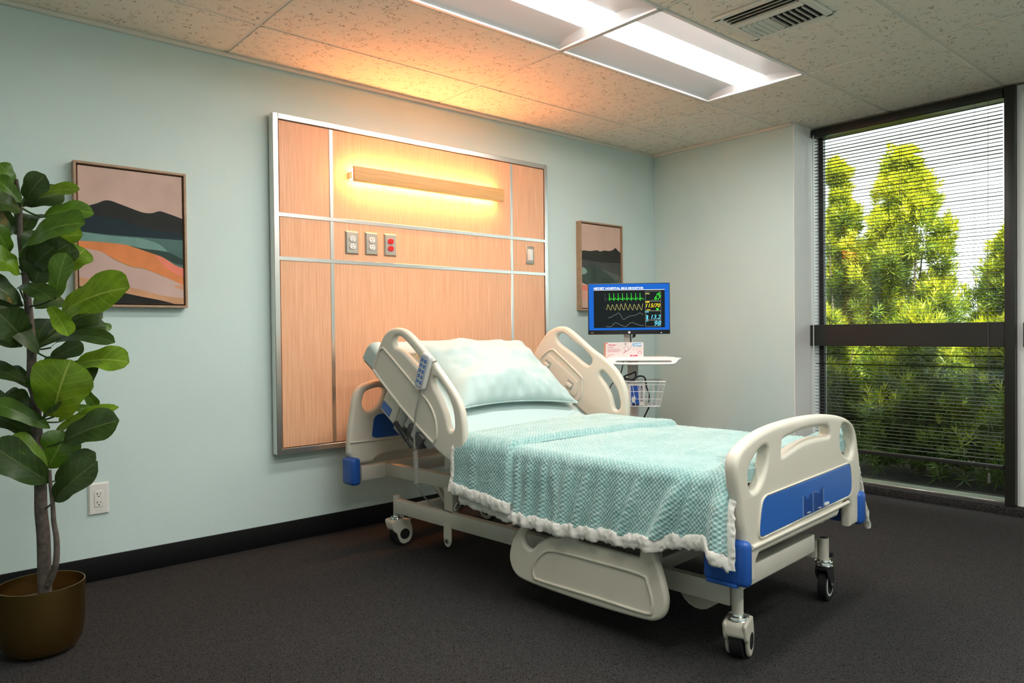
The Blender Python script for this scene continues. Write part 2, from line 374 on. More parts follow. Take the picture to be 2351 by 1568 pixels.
def noise2(shape, cells, seed):
    """smooth value noise in [-1,1] on a grid"""
    g = np.random.default_rng(seed).uniform(-1, 1, (cells[0]+3, cells[1]+3))
    a = np.linspace(0, cells[0], shape[0]); b = np.linspace(0, cells[1], shape[1])
    def cub(t): return t*t*(3-2*t)
    ia = np.floor(a).astype(int); ib = np.floor(b).astype(int); fa = cub(a-ia)[:, None]; fb = cub(b-ib)[None]
    return (g[ia][:, ib]*(1-fa)*(1-fb)+g[ia+1][:, ib]*fa*(1-fb)+g[ia][:, ib+1]*(1-fa)*fb+g[ia+1][:, ib+1]*fa*fb)

# ------------------------------------------------------------------ room shell
H = 2.386
def struct(o): o['kind'] = 'structure'; return o
struct(box('floor', -2.72, 3.66, -4.82, .12, -.10, 0, 'carpet'))
struct(box('wall_back', -2.72, 3.70, 0, .12, -.1, 2.8, 'wall'))
struct(box('wall_left', -2.72, -2.6, -4.82, 0, 0, 2.8, 'wall'))
struct(box('wall_front', -2.6, 3.70, -4.82, -4.7, 0, 2.8, 'wall'))
wr = struct(box('wall_right', 3.249, 3.70, -1.132, 0, 0, 2.8, 'wall', bev=.004))
box('jamb_panel', 3.2495, 3.66, -1.138, -1.132, 0, 2.39, 'jamb', wr)
wc = struct(box('wall_corner', 3.46, 3.70, -4.7, -3.60, 0, 2.8, 'wall'))
struct(box('wall_header', 3.52, 3.70, -3.60, -1.138, 2.372, 2.8, 'ply'))
bb = struct(box('baseboard_back', -2.6, 3.249, -.012, 0, 0, .102, 'black', bev=.003))
struct(box('baseboard_right', 3.237, 3.249, -1.132, -.012, 0, .102, 'black', bev=.003))
struct(box('baseboard_left', -2.6, -2.588, -4.7, -.012, 0, .102, 'black', bev=.003))
struct(box('trim_1', -2.6, 3.249, -.022, 0, 2.366, 2.384, 'tee', bev=.002))
struct(box('trim_2', 3.227, 3.249, -1.132, -.022, 2.366, 2.384, 'tee', bev=.002))
# ceiling deck with tiles and tee bars
ceil = struct(box('ceiling', -2.72, 3.75, -4.82, .12, 2.80, 2.88, 'ply'))
xs = [-2.6, -2.44, -1.22, 0, 1.22, 2.44, 3.66]; ys = [0, -.418, -1.028, -1.638, -2.248, -2.858, -3.468, -4.078, -4.7]
cache = {}
for i in range(len(xs)-1):
    for j in range(len(ys)-1):
        x0, x1, y0, y1 = xs[i], xs[i+1], ys[j+1], ys[j]
        if (j == 2 and i in (3, 4)) or (j == 6 and i in (2, 3, 4)) or (j == 4 and i in (2, 3)): continue
        e = .011
        if i == 5 and y0 > -1.15: x1 = 3.26
        if i == 5 and y0 < -3.5: x1 = 3.47
        if i == 5 and -3.5 < y0 < -1.1: x1 = 3.53
        key = (round(x1-x0, 3), round(y1-y0, 3))
        if key not in cache:
            t = box('tile', -key[0]/2+e, key[0]/2-e, -key[1]/2+e, key[1]/2-e, 0, .016, 'tile', ceil, bev=.0015, seg=1); cache[key] = t
        else:
            t = cache[key].copy(); COL.objects.link(t)
        t.location = ((x0+x1)/2, (y0+y1)/2, H-.002)
for y in ys[1:-1]: box('tee_bar', -2.6, 3.30 if y > -1.13 else 3.5, y-.012, y+.012, H+.002, H+.03, 'tee', ceil)
for x in xs[1:-1]: box('tee_bar', x-.012, x+.012, -4.7, 0, H+.0015, H+.028, 'tee', ceil)

# ------------------------------------------------------------------ ceiling lights
def troffer(x0, x1, label, yc=-1.333):
    t = empty('ceiling_light', ((x0+x1)/2, yc, H), 0, label, 'ceiling light', 'recessed fluorescent lights in the ceiling')
    a = (x1-x0)/2-.006; b = .297
    fr = MB()
    for s in (-1, 1):
        fr.box(-a, a, s*b-.008, s*b+.008, -.004, .01); fr.box(s*a-.008, s*a+.008, -b, b, -.004, .01)
    fr.build('frame', 'white', t)
    # long reflector wings, curving up to the lens
    for s in (-1, 1):
        n = 10; P = np.zeros((n, 2, 3))
        for k in range(n):
            q = k/(n-1); y = b-(b-.098)*q; z = .002+.032*math.sin(q*math.pi/2)
            P[k, 0] = (-a, s*y, z); P[k, 1] = (a, s*y, z)
        gridmesh('reflector_wing', P if s > 0 else P[:, ::-1], 'reflector', t)
    # end plates: curved lip that rises to the lens
    for s in (-1, 1):
        n = 8; m = 17; P = np.zeros((n, m, 3))
        for k in range(n):
            q = k/(n-1)
            for j in range(m):
                y = -b+2*b*j/(m-1); zw = .002+.032*math.sin(min(1, (b-abs(y))/(b-.098))*math.pi/2)
                P[k, j] = (s*(a-.075*q), y, .001+(zw+.006)*math.sin(q*math.pi/2) if abs(y) < b-.001 else .001)
        gridmesh('end_plate', P if s > 0 else P[:, ::-1], 'reflector', t)
    n = 15; P = np.zeros((n, 2, 3))
    for k in range(n):
        q = -1+2*k/(n-1); P[k, 0] = (-a+.05, q*.100, .036-.022*math.cos(q*math.pi/2)); P[k, 1] = (a-.05, q*.100, P[k, 0][2])
    gridmesh('lens', P, 'lens', t)
    box('housing', -a, a, -b, b, .075, .09, 'white', t)
    return t
troffer(0, 1.22, 'recessed fluorescent ceiling light farther from the window')
troffer(1.22, 2.44, 'recessed fluorescent ceiling light closer to the window, ahead of the vent')
for k_, nm_ in enumerate(('at the plant end', 'between the two others', 'at the window end')): troffer(-1.22+1.22*k_, 1.22*k_, 'unseen recessed ceiling light added for fill in the row opposite the headboard wall, '+nm_, -3.773)  # unseen fixtures behind the camera, added as front fill

troffer(-1.22, 0, 'unseen recessed ceiling light added for fill in the middle row, at the plant end', -2.553); troffer(0, 1.22, 'unseen recessed ceiling light added for fill in the middle row, towards the foot of the bed', -2.553)  # two more unseen fixtures added to light bed and wall from the front
v = empty('ceiling_vent', (1.64, -1.90, H-.002), 0, 'cream square air vent with slanted louvres in a ceiling tile', 'air vent')
a = .168
f = MB()
for s in (-1, 1): f.box(s*a-.016 if s > 0 else -a-.016, s*a+.016, -a-.016, a+.016, -.012, 0, .003, 1); f.box(-a, a, s*a-.016, s*a+.016, -.012, 0, .003, 1)
f.build('frame', 'tee', v)
box('duct_opening', -a, a, -a, a, -.0025, -.0005, 'slot', v)
for k, x in enumerate((-.135, -.108, -.081)): box('long_louvre', -.011, .011, -a+.016, a-.016, -.001, .001, 'tee', v, mtx=Matrix.Translation((x, 0, -.012)) @ Matrix.Rotation(R(-38), 4, 'Y'))
box('divider', -.066, -.022, -a+.016, a-.016, -.013, -.009, 'tee', v)
for k in range(11):
    y = .135-k*.027
    box('short_louvre', -.018, a-.03, -.011, .011, -.001, .001, 'tee', v, mtx=Matrix.Translation((0, y, -.011)) @ Matrix.Rotation(R(-24 if k < 5 else 62), 4, 'X'))
box('edge_louvre', a-.028, a-.018, -a+.016, a-.016, -.013, -.010, 'tee', v)

# ------------------------------------------------------------------ windows and blinds
def window(n, y1, y0):
    """y1 > y0"""
    w = struct(empty('window_%d' % n, (3.55, (y0+y1)/2, 0)))
    h = (y1-y0)/2
    def B(nm, x0, x1, a, b, z0, z1, m, bev=.002): return box(nm, x0-3.55, x1-3.55, a, b, z0, z1, m, w, bev, 1)
    B('frame_stile', 3.585, 3.62, h-.030, h, .05, 2.37, 'frame'); B('frame_stile', 3.56, 3.62, -h, -h+.02, .05, 2.37, 'frame')
    B('frame_head', 3.53, 3.62, -h, h, 2.325, 2.371, 'frame')
    B('transom', 3.452, 3.474, -h, h, .932, 1.070, 'frame', .003); B('transom_back', 3.55, 3.62, -h, h, .945, 1.06, 'frame')
    B('sill_track', 3.50, 3.62, -h, h, .048, .062, 'alu'); 
    for z0, z1 in ((.062, .945), (1.06, 2.325)): B('pane', 3.585, 3.591, -h+.02, h-.035, z0, z1, 'glass', 0)
    return w
window(1, -1.138, -2.257); window(2, -2.345, -3.56)
mu = struct(box('trim_3', 3.452, 3.64, -2.308, -2.257, .05, 2.372, 'frame', bev=.002))
struct(box('trim_4', 3.49, 3.64, -2.345, -2.308, .05, 2.372, 'jamb', bev=.002))
struct(box('trim_5', 3.452, 3.64, -3.60, -3.56, .05, 2.372, 'frame', bev=.002))
struct(box('trim_6', 3.455, 3.66, -3.60, -1.138, 0, .048, 'carpet', bev=.004))

def blind(y1, y0, label, cords, wand):
    yc = (y0+y1)/2; h = (y1-y0)/2; t = empty('venetian_blind', (3.493, yc, 0), 0, label, 'blind', 'venetian blinds over the windows')
    box('headrail', -.030, .018, -h, h, 2.318, 2.371, 'frame', t, .006)
    # slat profile
    prof = [(-.0125, -.0012), (-.004, .0004), (.004, .0004), (.0125, -.0012), (.0125, -.0018), (.004, -.0002), (-.004, -.0002), (-.0125, -.0018)]
    vv = [(p[0], s*h*.985, p[1]) for s in (-1, 1) for p in prof]; n = 8
    ff = [(i, (i+1) % n, n+(i+1) % n, n+i) for i in range(n)]+[tuple(range(n))[::-1], tuple(range(n, 2*n))]
    proto = None; z = 2.298; k = 0; rr = random.Random(int(-y0*10))
    while z > .285:
        if proto is None: s = pydata('slat', vv, ff, 'slat', t, True, 30); proto = s
        else: s = proto.copy(); COL.objects.link(s)
        s.location = (0, 0, z); tilt = rr.uniform(-3, 3)
        if z < .95 and rr.random() < .15: tilt = rr.uniform(8, 20)
        s.rotation_euler = (rr.uniform(-.0008, .0008), R(tilt), 0)
        z -= .0215
    box('bottom_rail', -.014, .012, -h*.99, h*.99, .244, .268, 'frame', t, .004)
    for c in cords:
        tube('ladder_cord', [(-.0135, c-yc, 2.32), (-.0135, c-yc, .262)], .0009, 'slat', t, 5)
        tube('ladder_cord', [(.0135, c-yc, 2.32), (.0135, c-yc, .262)], .0009, 'slat', t, 5)
    pc = cords[-1]-.08-yc
    tube('pull_cord', [(-.033, pc, 2.33), (-.034, pc+.004, 1.4), (-.046, pc, 1.05), (-.045, pc-.004, .6), (-.033, pc+.012, .30), (-.033, pc, .215)], .0013, 'darkgrey', t, 6, sub=6)
    tube('tassel', [(-.033, pc, .222), (-.033, pc, .21), (-.033, pc, .17), (-.033, pc, .165)], [.003, .006, .009, .007], 'darkgrey', t, 10)
    tube('tilt_wand', [(-.036, wand-yc, 2.33), (-.048, wand-yc, 2.26), (-.050, wand-yc-.002, .47)], .0035, 'lightpl', t, 8)
blind(-1.146, -2.249, 'open venetian blind in the window beside the pale green column', [-1.26, -1.70, -2.10], -1.166)
blind(-2.352, -3.55, 'open venetian blind beyond the thick dark mullion', [-2.48, -2.95, -3.40], -2.372)

# ------------------------------------------------------------------ wooden headwall panel
X0, X1, Z0, Z1 = .205, 2.060, .452, 2.132
pn = empty('headwall_panel', ((X0+X1)/2, -.018, Z0), 0, 'large maple laminate headwall panel divided by aluminium strips behind the bed', 'wall panel')
ox, oz = (X0+X1)/2, Z0
def PB(nm, x0, x1, y0, y1, z0, z1, m, bev=0): return box(nm, x0-ox, x1-ox, y0, y1, z0-oz, z1-oz, m, pn, bev, 1)
PB('backing_board', X0+.004, X1-.004, -.034, 0, Z0+.004, Z1-.004, 'frame_wood')
vx = [X0+.024, .516, 1.747, X1-.024]; hz = [Z0+.024, 1.420, 1.636, Z1-.024]
for i in range(3):
    for j in range(3): PB('laminate_panel', vx[i]+.009, vx[i+1]-.009, -.044, -.034, hz[j]+.009, hz[j+1]-.009, 'maple', .001)
for x in vx[1:-1]:
    for j in range(3): PB('aluminium_strip', x-.010, x+.010, -.047, -.033, hz[j]+.010, hz[j+1]-.010, 'alu', .001)
for z in hz[1:-1]: PB('aluminium_strip', X0+.024, X1-.024, -.0475, -.033, z-.010, z+.010, 'alu', .001)
for s, x in ((1, X0), (-1, X1)): PB('edge_trim', min(x, x+s*.028), max(x, x+s*.028), -.049, 0, Z0, Z1, 'alu', .002)
for s, z in ((1, Z0), (-1, Z1)): PB('edge_trim', X0+.028, X1-.028, -.049, 0, min(z, z+s*.028), max(z, z+s*.028), 'alu', .002)

lamp = empty('wall_lamp', (1.108, -.068, 1.872), 0, 'long wooden bar lamp glowing warm light onto the headwall panel', 'wall lamp')
box('wood_front', -.506, .506, -.082, -.066, -.038, .038, 'lampwood', lamp, .001)
box('light_strip', -.498, .498, -.030, -.010, .021, .0225, 'lampdiff', lamp)
box('light_strip', -.498, .498, -.030, -.010, -.0225, -.021, 'lampdiff', lamp)
box('light_strip', -.5015, -.4985, -.0655, -.052, -.030, .030, 'lampdiff', lamp)
box('housing', -.498, .498, -.066, -.002, -.0195, .0195, 'whitepl', lamp)

# ------------------------------------------------------------------ electrical plates
def receptacle(t, z, m, y):
    g = []
    for k in range(28):
        q = 2*math.pi*k/28; g.append((.0172*math.cos(q), max(-.0142, min(.0142, .0172*math.sin(q)))))
    r = plate('receptacle', [g], .008, .0012, m, facing(0, y, z), t, 1)
    for x, w, hh in ((-.0063, .0024, .0085), (.0063, .0020, .0070)): box('slot', x-w/2, x+w/2, y-.0045, y-.0036, z+.0005, z+.0005+hh, 'slot', r)
    MB().cyl((0, y-.0036, z-.0075), (0, y-.0045, z-.0075), .0026, seg=10).build('ground_hole', 'slot', r)
def outlet(x, z, y, label, m, plm, group=None, w=.076, h=.121, decora=False):
    t = empty('wall_outlet', (x, y, z-h/2), 0, label, 'wall outlet', group)
    vtx = []; fa = []
    for (a, b, d) in ((w/2, h/2, 0), (w/2, h/2, .004), (w/2-.006, h/2-.006, .010)):
        vtx += [(-a, -d, h/2-b), (a, -d, h/2-b), (a, -d, h/2+b), (-a, -d, h/2+b)]
    for r in range(2):
        for k in range(4): fa.append((4*r+k, 4*r+(k+1) % 4, 4*r+4+(k+1) % 4, 4*r+4+k))
    fa.append((8, 9, 10, 11)); fa.append((3, 2, 1, 0))
    pydata('cover_plate', vtx, fa, plm, t, False)
    c = h/2
    if decora:
        d = box('insert', -.017, .017, -.0125, -.009, c-.034, c+.034, m, t, .0008, 1)
        for s in (-1, 1):
            z_ = c+s*.018
            for xx, ww, hh in ((-.0063, .0024, .0085), (.0063, .0020, .0070)): box('slot', xx-ww/2, xx+ww/2, -.0133, -.0124, z_, z_+hh, 'slot', d)
            MB().cyl((0, -.0124, z_-.007), (0, -.0133, z_-.007), .0026, seg=10).build('ground_hole', 'slot', d)
            MB().cyl((0, -.009, c+s*.048), (0, -.0112, c+s*.048), .0032, seg=12).build('screw', 'whitepl', t)
    else:
        for s in (-1, 1): receptacle(t, c+s*.0195, m, -.0118)
        MB().cyl((0, -.009, c), (0, -.0115, c), .0028, seg=12).build('screw', 'brass_screw', t)
    return t
GO = 'steel outlet plates on the headwall panel'
outlet(.629, 1.524, -.062, 'steel outlet plate with white sockets, outer one of the pair beside the red', 'whitepl', 'steelplate', GO)
outlet(.745, 1.526, -.062, 'steel outlet plate with white sockets, right next to the red one', 'whitepl', 'steelplate', GO)
outlet(.862, 1.527, -.062, 'steel outlet plate with two bright red sockets', 'redpl', 'steelplate', GO)
outlet(-.563, .350, 0, 'white wall outlet low on the aqua wall near the fig plant', 'whitepl', 'whitepl', None, .079, .136, True)
sw = empty('light_switch', (1.899, -.062, 1.478), 0, 'white rocker light switch in a steel plate on the headwall panel', 'light switch')
box('cover_plate', -.034, .034, -.006, 0, 0, .116, 'steelplate', sw, .003)
box('rocker_frame', -.020, .020, -.009, -.005, .020, .096, 'whitepl', sw, .001)
box('rocker', -.017, .017, -.014, -.008, .024, .092, 'whitepl', sw, .002, mtx=Matrix.Translation((0, -.0005, 0)) @ Matrix.Rotation(R(1.5), 4, 'X'))
box('indicator', -.008, .008, -.0146, -.013, .030, .033, 'darkgrey', sw)

# ------------------------------------------------------------------ pictures
def cmix(name, c, v=.12, sc=9): return mat(name, c, .7, spec=.2, var=v, vscale=sc, bump=.15, bscale=500)
def picture(x0, x1, z0, z1, bands, bg, label):
    t = empty('framed_painting', ((x0+x1)/2, 0, z0), 0, label, 'painting', 'landscape paintings on the aqua wall')
    w = (x1-x0)/2; h = z1-z0; fw_ = .010; d = .045
    for s in (-1, 1): box('frame_side', s*w-(fw_ if s > 0 else 0), s*w+(fw_ if s < 0 else 0), -d, 0, 0, h, 'frame_wood', t, .001, 1)
    for zz in (0, h-fw_): box('frame_side', -w+fw_, w-fw_, -d, 0, zz, zz+fw_, 'frame_wood', t, .001, 1)
    box('backing', -w+fw_, w-fw_, -.012, -.002, fw_, h-fw_, 'frame_gap', t)
    g = .006; cw = w-fw_-g; cb = fw_+g; ch = h-2*(fw_+g)
    cv = box('canvas', -cw, cw, -.036, -.012, cb, cb+ch, bg, t, .002, 1)
    for k, (nm, m, pts) in enumerate(bands):
        pts = [(min(1, max(0, u)), min(1, max(0, v_))) for u, v_ in pts]
        poly(nm, [(-cw+2*cw*u, cb+ch*v_) for u, v_ in pts], m, facing(0, -.0363-.0002*k, 0), cv)
    return t
def q1(l):   # crop pixels of the first painting -> canvas fractions
    out = []
    for x, y in l:
        u = (x-132)/1003; top = 112+116*u; out.append((u, (1450-y)/(1450-top)))
    return out
S = lambda l: [tuple(p) for p in crom(l, 5)]
b1 = [('mountain', cmix('charcoal_paint', (.028, .029, .027)), q1(S([(128, 545), (185, 520), (300, 485), (370, 457), (430, 458), (520, 490), (680, 550), (760, 572), (830, 572), (895, 555), (950, 565), (1140, 628)])+[(1140, 835)]+S([(1135, 834), (700, 806), (400, 786), (128, 756)]))),
 ('navy_band', cmix('navy_paint', (.020, .034, .042)), q1(S([(128, 590), (250, 600), (480, 630), (620, 680), (800, 730), (1140, 770)])+[(1140, 835)]+S([(1135, 834), (700, 806), (400, 786), (128, 756)]))),
 ('teal_band', cmix('slate_teal_paint', (.085, .16, .145)), q1(S([(128, 756), (400, 786), (700, 806), (1140, 834)])+[(1140, 1105)]+S([(1140, 1102), (1050, 1072), (930, 1000), (820, 962), (640, 905), (550, 880), (300, 856), (128, 850)]))),
 ('light_teal_band', cmix('light_teal_paint', (.17, .31, .275)), q1(S([(128, 758), (400, 795), (680, 815), (820, 845), (910, 885), (975, 938)])+S([(960, 945), (720, 915), (550, 880), (300, 856), (128, 850)]))),
 ('dark_green_band', cmix('dark_green_paint', (.035, .065, .055)), q1(S([(550, 880), (720, 915), (960, 945), (1140, 1020)])+S([(1140, 1072), (1050, 1055), (915, 995), (820, 965), (640, 908)]))),
 ('orange_band', cmix('orange_paint', (.70, .235, .085), .18, 6), q1(S([(128, 850), (300, 856), (550, 880), (640, 905), (820, 962), (930, 1000), (1050, 1072), (1140, 1104)])+S([(1140, 1268), (1010, 1215), (930, 1182), (800, 1130), (680, 1100), (560, 1072), (450, 1020), (350, 960), (280, 938), (128, 912)]))),
 ('coral_patch', cmix('coral_paint', (.78, .22, .15), .15, 8), q1(S([(850, 985), (930, 1002), (1050, 1074), (1140, 1106)])+S([(1140, 1190), (1040, 1150), (930, 1080)]))),
 ('mauve_band', cmix('mauve_paint', (.56, .39, .34), .10, 5), q1(S([(128, 912), (280, 938), (350, 960), (450, 1020), (560, 1072), (680, 1100), (800, 1130), (930, 1182), (1010, 1215), (1140, 1268)])+S([(1140, 1392), (900, 1365), (700, 1315), (500, 1275), (128, 1200)]))),
 ('peach_patch', cmix('peach_paint', (.66, .33, .18), .1, 8), q1(S([(1035, 1275), (1080, 1268), (1140, 1270)])+S([(1140, 1310), (1080, 1300), (1045, 1285)]))),
 ('tan_band', cmix('tan_paint', (.58, .31, .17), .12, 8), q1(S([(128, 1200), (500, 1275), (700, 1315), (900, 1365), (1140, 1392)])+[(1140, 1450)]+S([(1040, 1446), (900, 1415), (700, 1380), (500, 1340), (300, 1300), (128, 1290)]))),
 ('black_corner', cmix('black_paint', (.018, .019, .017), .2), q1(S([(128, 1290), (300, 1300), (500, 1340), (700, 1380), (900, 1415), (1040, 1448)])+[(128, 1452)])),
 ('palette_ridge', cmix('ochre_paint', (.55, .25, .07)), q1(S([(345, 958), (450, 1015), (560, 1066), (650, 1096), (720, 1100), (800, 1126), (930, 1178)])+S([(930, 1184), (800, 1133), (720, 1108), (650, 1103), (560, 1075), (450, 1024)])))]
picture(-.643, -.196, 1.170, 1.778, b1, cmix('blush_canvas', (.60, .41, .34), .10, 6), 'framed landscape painting with dark hills and an orange band beside the fig plant')
def q2(l):
    out = []
    for x, y in l:
        u = (x-210)/598; top = 125+70*u; bot = 1357+10*u; out.append((u, (bot-y)/(bot-top)))
    return out
b2 = [('ridge', cmix('dark_olive_paint', (.040, .040, .033)), q2(S([(205, 526), (250, 520), (340, 528), (440, 517), (490, 534), (550, 520), (620, 527), (680, 515), (728, 484), (760, 515), (812, 556)])+[(812, 712)]+S([(800, 710), (500, 690), (205, 648)]))),
 ('slate_band', cmix('slate_paint', (.075, .080, .075)), q2(S([(205, 648), (500, 690), (812, 712)])+[(812, 900)]+S([(812, 900), (500, 800), (205, 760)]))),
 ('green_slope', cmix('deep_green_paint', (.060, .085, .070), .25), q2(S([(205, 760), (340, 745), (480, 775), (650, 900), (812, 1020)])+[(812, 1160)]+S([(640, 1130), (450, 1090), (320, 1035), (205, 985)]))),
 ('grey_slope', cmix('grey_green_paint', (.105, .125, .105), .2), q2(S([(480, 775), (600, 820), (812, 900)])+S([(812, 1020), (650, 900)]))),
 ('mint_spot', cmix('mint_paint', (.24, .36, .29)), q2(S([(208, 760), (260, 780), (288, 825), (265, 860), (208, 868)]))),
 ('coral_band', cmix('coral_red_paint', (.78, .24, .17), .1), q2(S([(205, 1010), (320, 1045), (500, 1130), (812, 1180)])+S([(812, 1280), (500, 1230), (320, 1120), (205, 1100)]))),
 ('peach_band', cmix('soft_peach_paint', (.74, .38, .28), .1), q2(S([(205, 1100), (320, 1120), (500, 1230), (812, 1280)])+S([(812, 1310), (500, 1290), (205, 1235)])))]
picture(2.392, 2.832, 1.190, 1.806, b2, cmix('pink_blush_canvas', (.62, .42, .33), .08, 6), 'framed landscape painting with a dark ridge partly behind the monitor')

# ------------------------------------------------------------------ hospital bed (local: x across, y towards the head, z up)
BED = (1.045, -1.262, 0); BR = R(4.2)
bed = empty('hospital_bed', BED, BR, 'cream and blue hospital bed on casters with its backrest raised', 'bed')
def sidem(x, s=1): return Matrix(((0, 0, -s, x), (1, 0, 0, 0), (0, 1, 0, 0), (0, 0, 0, 1)))
# footboard
fo = crom([(-.462, .290), (-.475, .36), (-.488, .432), (-.503, .48), (-.517, .542), (-.530, .589), (-.538, .635), (-.534, .664), (-.517, .687), (-.488, .703), (-.44, .719), (-.374, .734), (-.288, .744), (-.197, .749), (-.081, .751), (.023, .749), (.133, .742), (.237, .728), (.31, .711), (.355, .692), (.381, .669), (.397, .641), (.41, .601), (.425, .55), (.433, .495), (.432, .436), (.418, .37), (.405, .305)], 3)
fo = fo+[(.335, .305)]+crom([(.335, .36), (.333, .385), (.315, .405), (.27, .408), (.235, .390), (.210, .367)], 3)+[(-.395, .367)]+[(-.413, .352), (-.418, .290)]
hl = crom([(-.455, .578), (-.463, .61), (-.449, .642), (-.41, .670), (-.365, .686), (-.342, .676), (-.347, .635), (-.372, .592), (-.405, .567), (-.437, .563)], 4, True)
hm = crom([(-.240, .652), (-.236, .680), (-.218, .695), (-.08, .708), (.09, .704), (.122, .697), (.132, .686), (.130, .668), (.02, .674), (-.1, .668), (-.225, .646)], 4, True)
hr = crom([(.245, .680), (.236, .644), (.248, .606), (.284, .578), (.328, .564), (.356, .580), (.364, .615), (.352, .652), (.315, .682), (.270, .693)], 4, True)
FY = -1.070
fb = plate('footboard', [fo, hl, hm, hr], .044, .016, 'cream', facing(0, FY+.022, 0), bed)
bl = chaikin([(-.372, .535), (-.31, .536), (-.02, .540), (.26, .545), (.310, .546), (.325, .520), (.334, .455), (.316, .428), (.26, .428), (-.03, .423), (-.34, .418), (-.396, .417), (-.403, .440), (-.390, .501)])
plate('blue_panel', [bl], .006, .002, 'bluepanel', facing(0, FY-.0005, 0), fb, 1)
tube('panel_bead', [(x, FY-.001, z) for x, z in [(p[0]*1.012-.001, (p[1]-.48)*1.05+.48) for p in bl]], .0035, 'cream', fb, 6, True)
tube('lip', [(-.452, FY-.002, .398), (-.2, FY-.002, .400), (.1, FY-.002, .402), (.298, FY-.002, .405)], .007, 'cream', fb, 8)
pk = empty('card_pocket', (0, FY-.004, 0)); pk.parent = fb
plate('pocket_sheet', [[(-.104, .428), (-.104, .494), (-.082, .494), (-.078, .484), (-.068, .480), (-.058, .484), (-.052, .495), (.004, .497), (.010, .487), (.022, .483), (.034, .488), (.038, .498), (.062, .500), (.062, .426)]], .003, .001, 'clear', facing(0, FY-.006, 0), pk, 1).matrix_parent_inverse = Matrix.Translation((0, -(FY-.004), 0))
for x in (-.104, -.024, .062): box('pocket_edge', x-.0012, x+.0012, -.004, 0, .427, .494, 'skyblue', pk)
for x in (-.06, .03): box('pocket_tab', x-.012, x+.012, -.004, -.001, .432, .434, 'lightpl', pk)
box('pocket_clip', .072, .108, -.004, .002, .432, .440, 'whitepl', pk)
# headboard
ho = [(-.503, .449), (-.501, .51), (-.494, .578), (-.480, .659), (-.467, .728), (-.446, .768), (-.414, .791), (-.374, .803), (-.319, .811), (-.17, .823), (-.02, .827)]
mir = lambda l: [(-.04-x, z) for x, z in l[::-1]]
ho = crom(ho+mir(ho)[1:], 4)
hb_low = [(.415, .40), (.321, .40)]+crom([(.312, .411), (.29, .421), (.25, .427), (-.02, .43), (-.29, .427), (-.33, .421), (-.352, .411)], 3)+[(-.361, .40), (-.455, .40)]
hh = crom([(-.418, .683), (-.421, .708), (-.405, .749), (-.375, .763), (-.315, .771), (-.285, .755), (-.300, .705), (-.335, .668), (-.376, .654), (-.406, .663)], 4, True)
hh2 = crom([(-.23, .700), (-.22, .755), (-.17, .776), (-.02, .782), (.13, .776), (.18, .755), (.19, .700), (.13, .692), (-.02, .690), (-.17, .692)], 4, True)
HY = 1.0
hb = plate('headboard', [ho+hb_low, hh, hh2, [(-.04-x, z) for x, z in hh]], .044, .016, 'cream', facing(0, HY+.022, 0), bed)
plate('blue_panel', [chaikin([(-.372, .518), (-.366, .56), (-.355, .636), (-.28, .637), (-.02, .640), (.24, .637), (.315, .636), (.326, .56), (.332, .518), (.25, .517), (-.02, .516), (-.29, .517)])], .006, .002, 'blue', facing(0, HY-.0005, 0), hb, 1)
tube('lip', [(-.498, HY-.001, .510), (-.02, HY-.001, .502), (.458, HY-.001, .510)], .005, 'cream', hb, 8, sub=4)

# side rails
def rail(name, outer, holes, rim, x, s, th=.034, bev=.014):
    r = plate(name, [outer]+holes, th, bev, 'cream', sidem(x+s*th/2, 1), bed)
    tube('rim', [(x-s*.001, y, z) for y, z in rim], .0055, 'cream', r, 8, True)
    return r
no = crom([(.760, .893), (.742, .930), (.718, .967), (.68, 1.023), (.643, 1.053), (.596, 1.068), (.538, 1.066), (.481, 1.045), (.406, .994), (.323, .929), (.243, .859), (.18, .798), (.142, .743), (.126, .681), (.122, .620), (.125, .575), (.136, .538), (.16, .516), (.19, .508), (.229, .517), (.33, .568), (.545, .715), (.730, .842), (.755, .868)], 3, True)
nh1 = crom([(.585, .985), (.590, 1.018), (.565, 1.032), (.527, 1.023), (.461, .979), (.407, .936), (.360, .893), (.352, .872), (.385, .875), (.440, .912), (.515, .960), (.555, .976)], 3, True)
nh2 = crom([(.318, .835), (.309, .856), (.273, .839), (.224, .789), (.191, .727), (.182, .664), (.193, .643), (.217, .648), (.238, .708), (.277, .772), (.305, .808)], 3, True)
nrim = crom([(.738, .890), (.699, .962), (.675, .975), (.645, .965), (.42, .806), (.337, .744), (.297, .681), (.291, .615), (.306, .592), (.334, .592), (.545, .726), (.729, .865)], 3, True)
nr = rail('head_side_rail', no, [nh1, nh2], nrim, -.530, 1)
fo_ = crom([(.725, .885), (.703, .918), (.658, .978), (.602, 1.036), (.548, 1.064), (.503, 1.073), (.451, 1.063), (.378, 1.017), (.294, .957), (.212, .909), (.153, .867), (.107, .816), (.076, .754), (.064, .691), (.062, .618), (.070, .56), (.09, .522), (.125, .506), (.17, .512), (.29, .58), (.50, .715), (.68, .838)], 3, True)
fh1 = crom([(.525, .995), (.528, 1.022), (.507, 1.035), (.473, 1.032), (.407, .99), (.336, .946), (.294, .908), (.289, .884), (.309, .866), (.337, .874), (.43, .933), (.50, .972)], 3, True)
fh2 = crom([(.240, .820), (.227, .839), (.207, .837), (.167, .798), (.128, .746), (.111, .689), (.114, .657), (.132, .645), (.152, .659), (.166, .712), (.196, .764), (.228, .800)], 3, True)
frim = crom([(.648, .884), (.590, .937), (.555, .946), (.525, .932), (.360, .812), (.352, .785), (.365, .70), (.45, .66), (.60, .80)], 3, True)
fr_ = rail('head_side_rail', fo_, [fh1, fh2], frim, .500, 1)
lt = empty('latch_panel', (0, 0, 0)); lt.parent = fr_
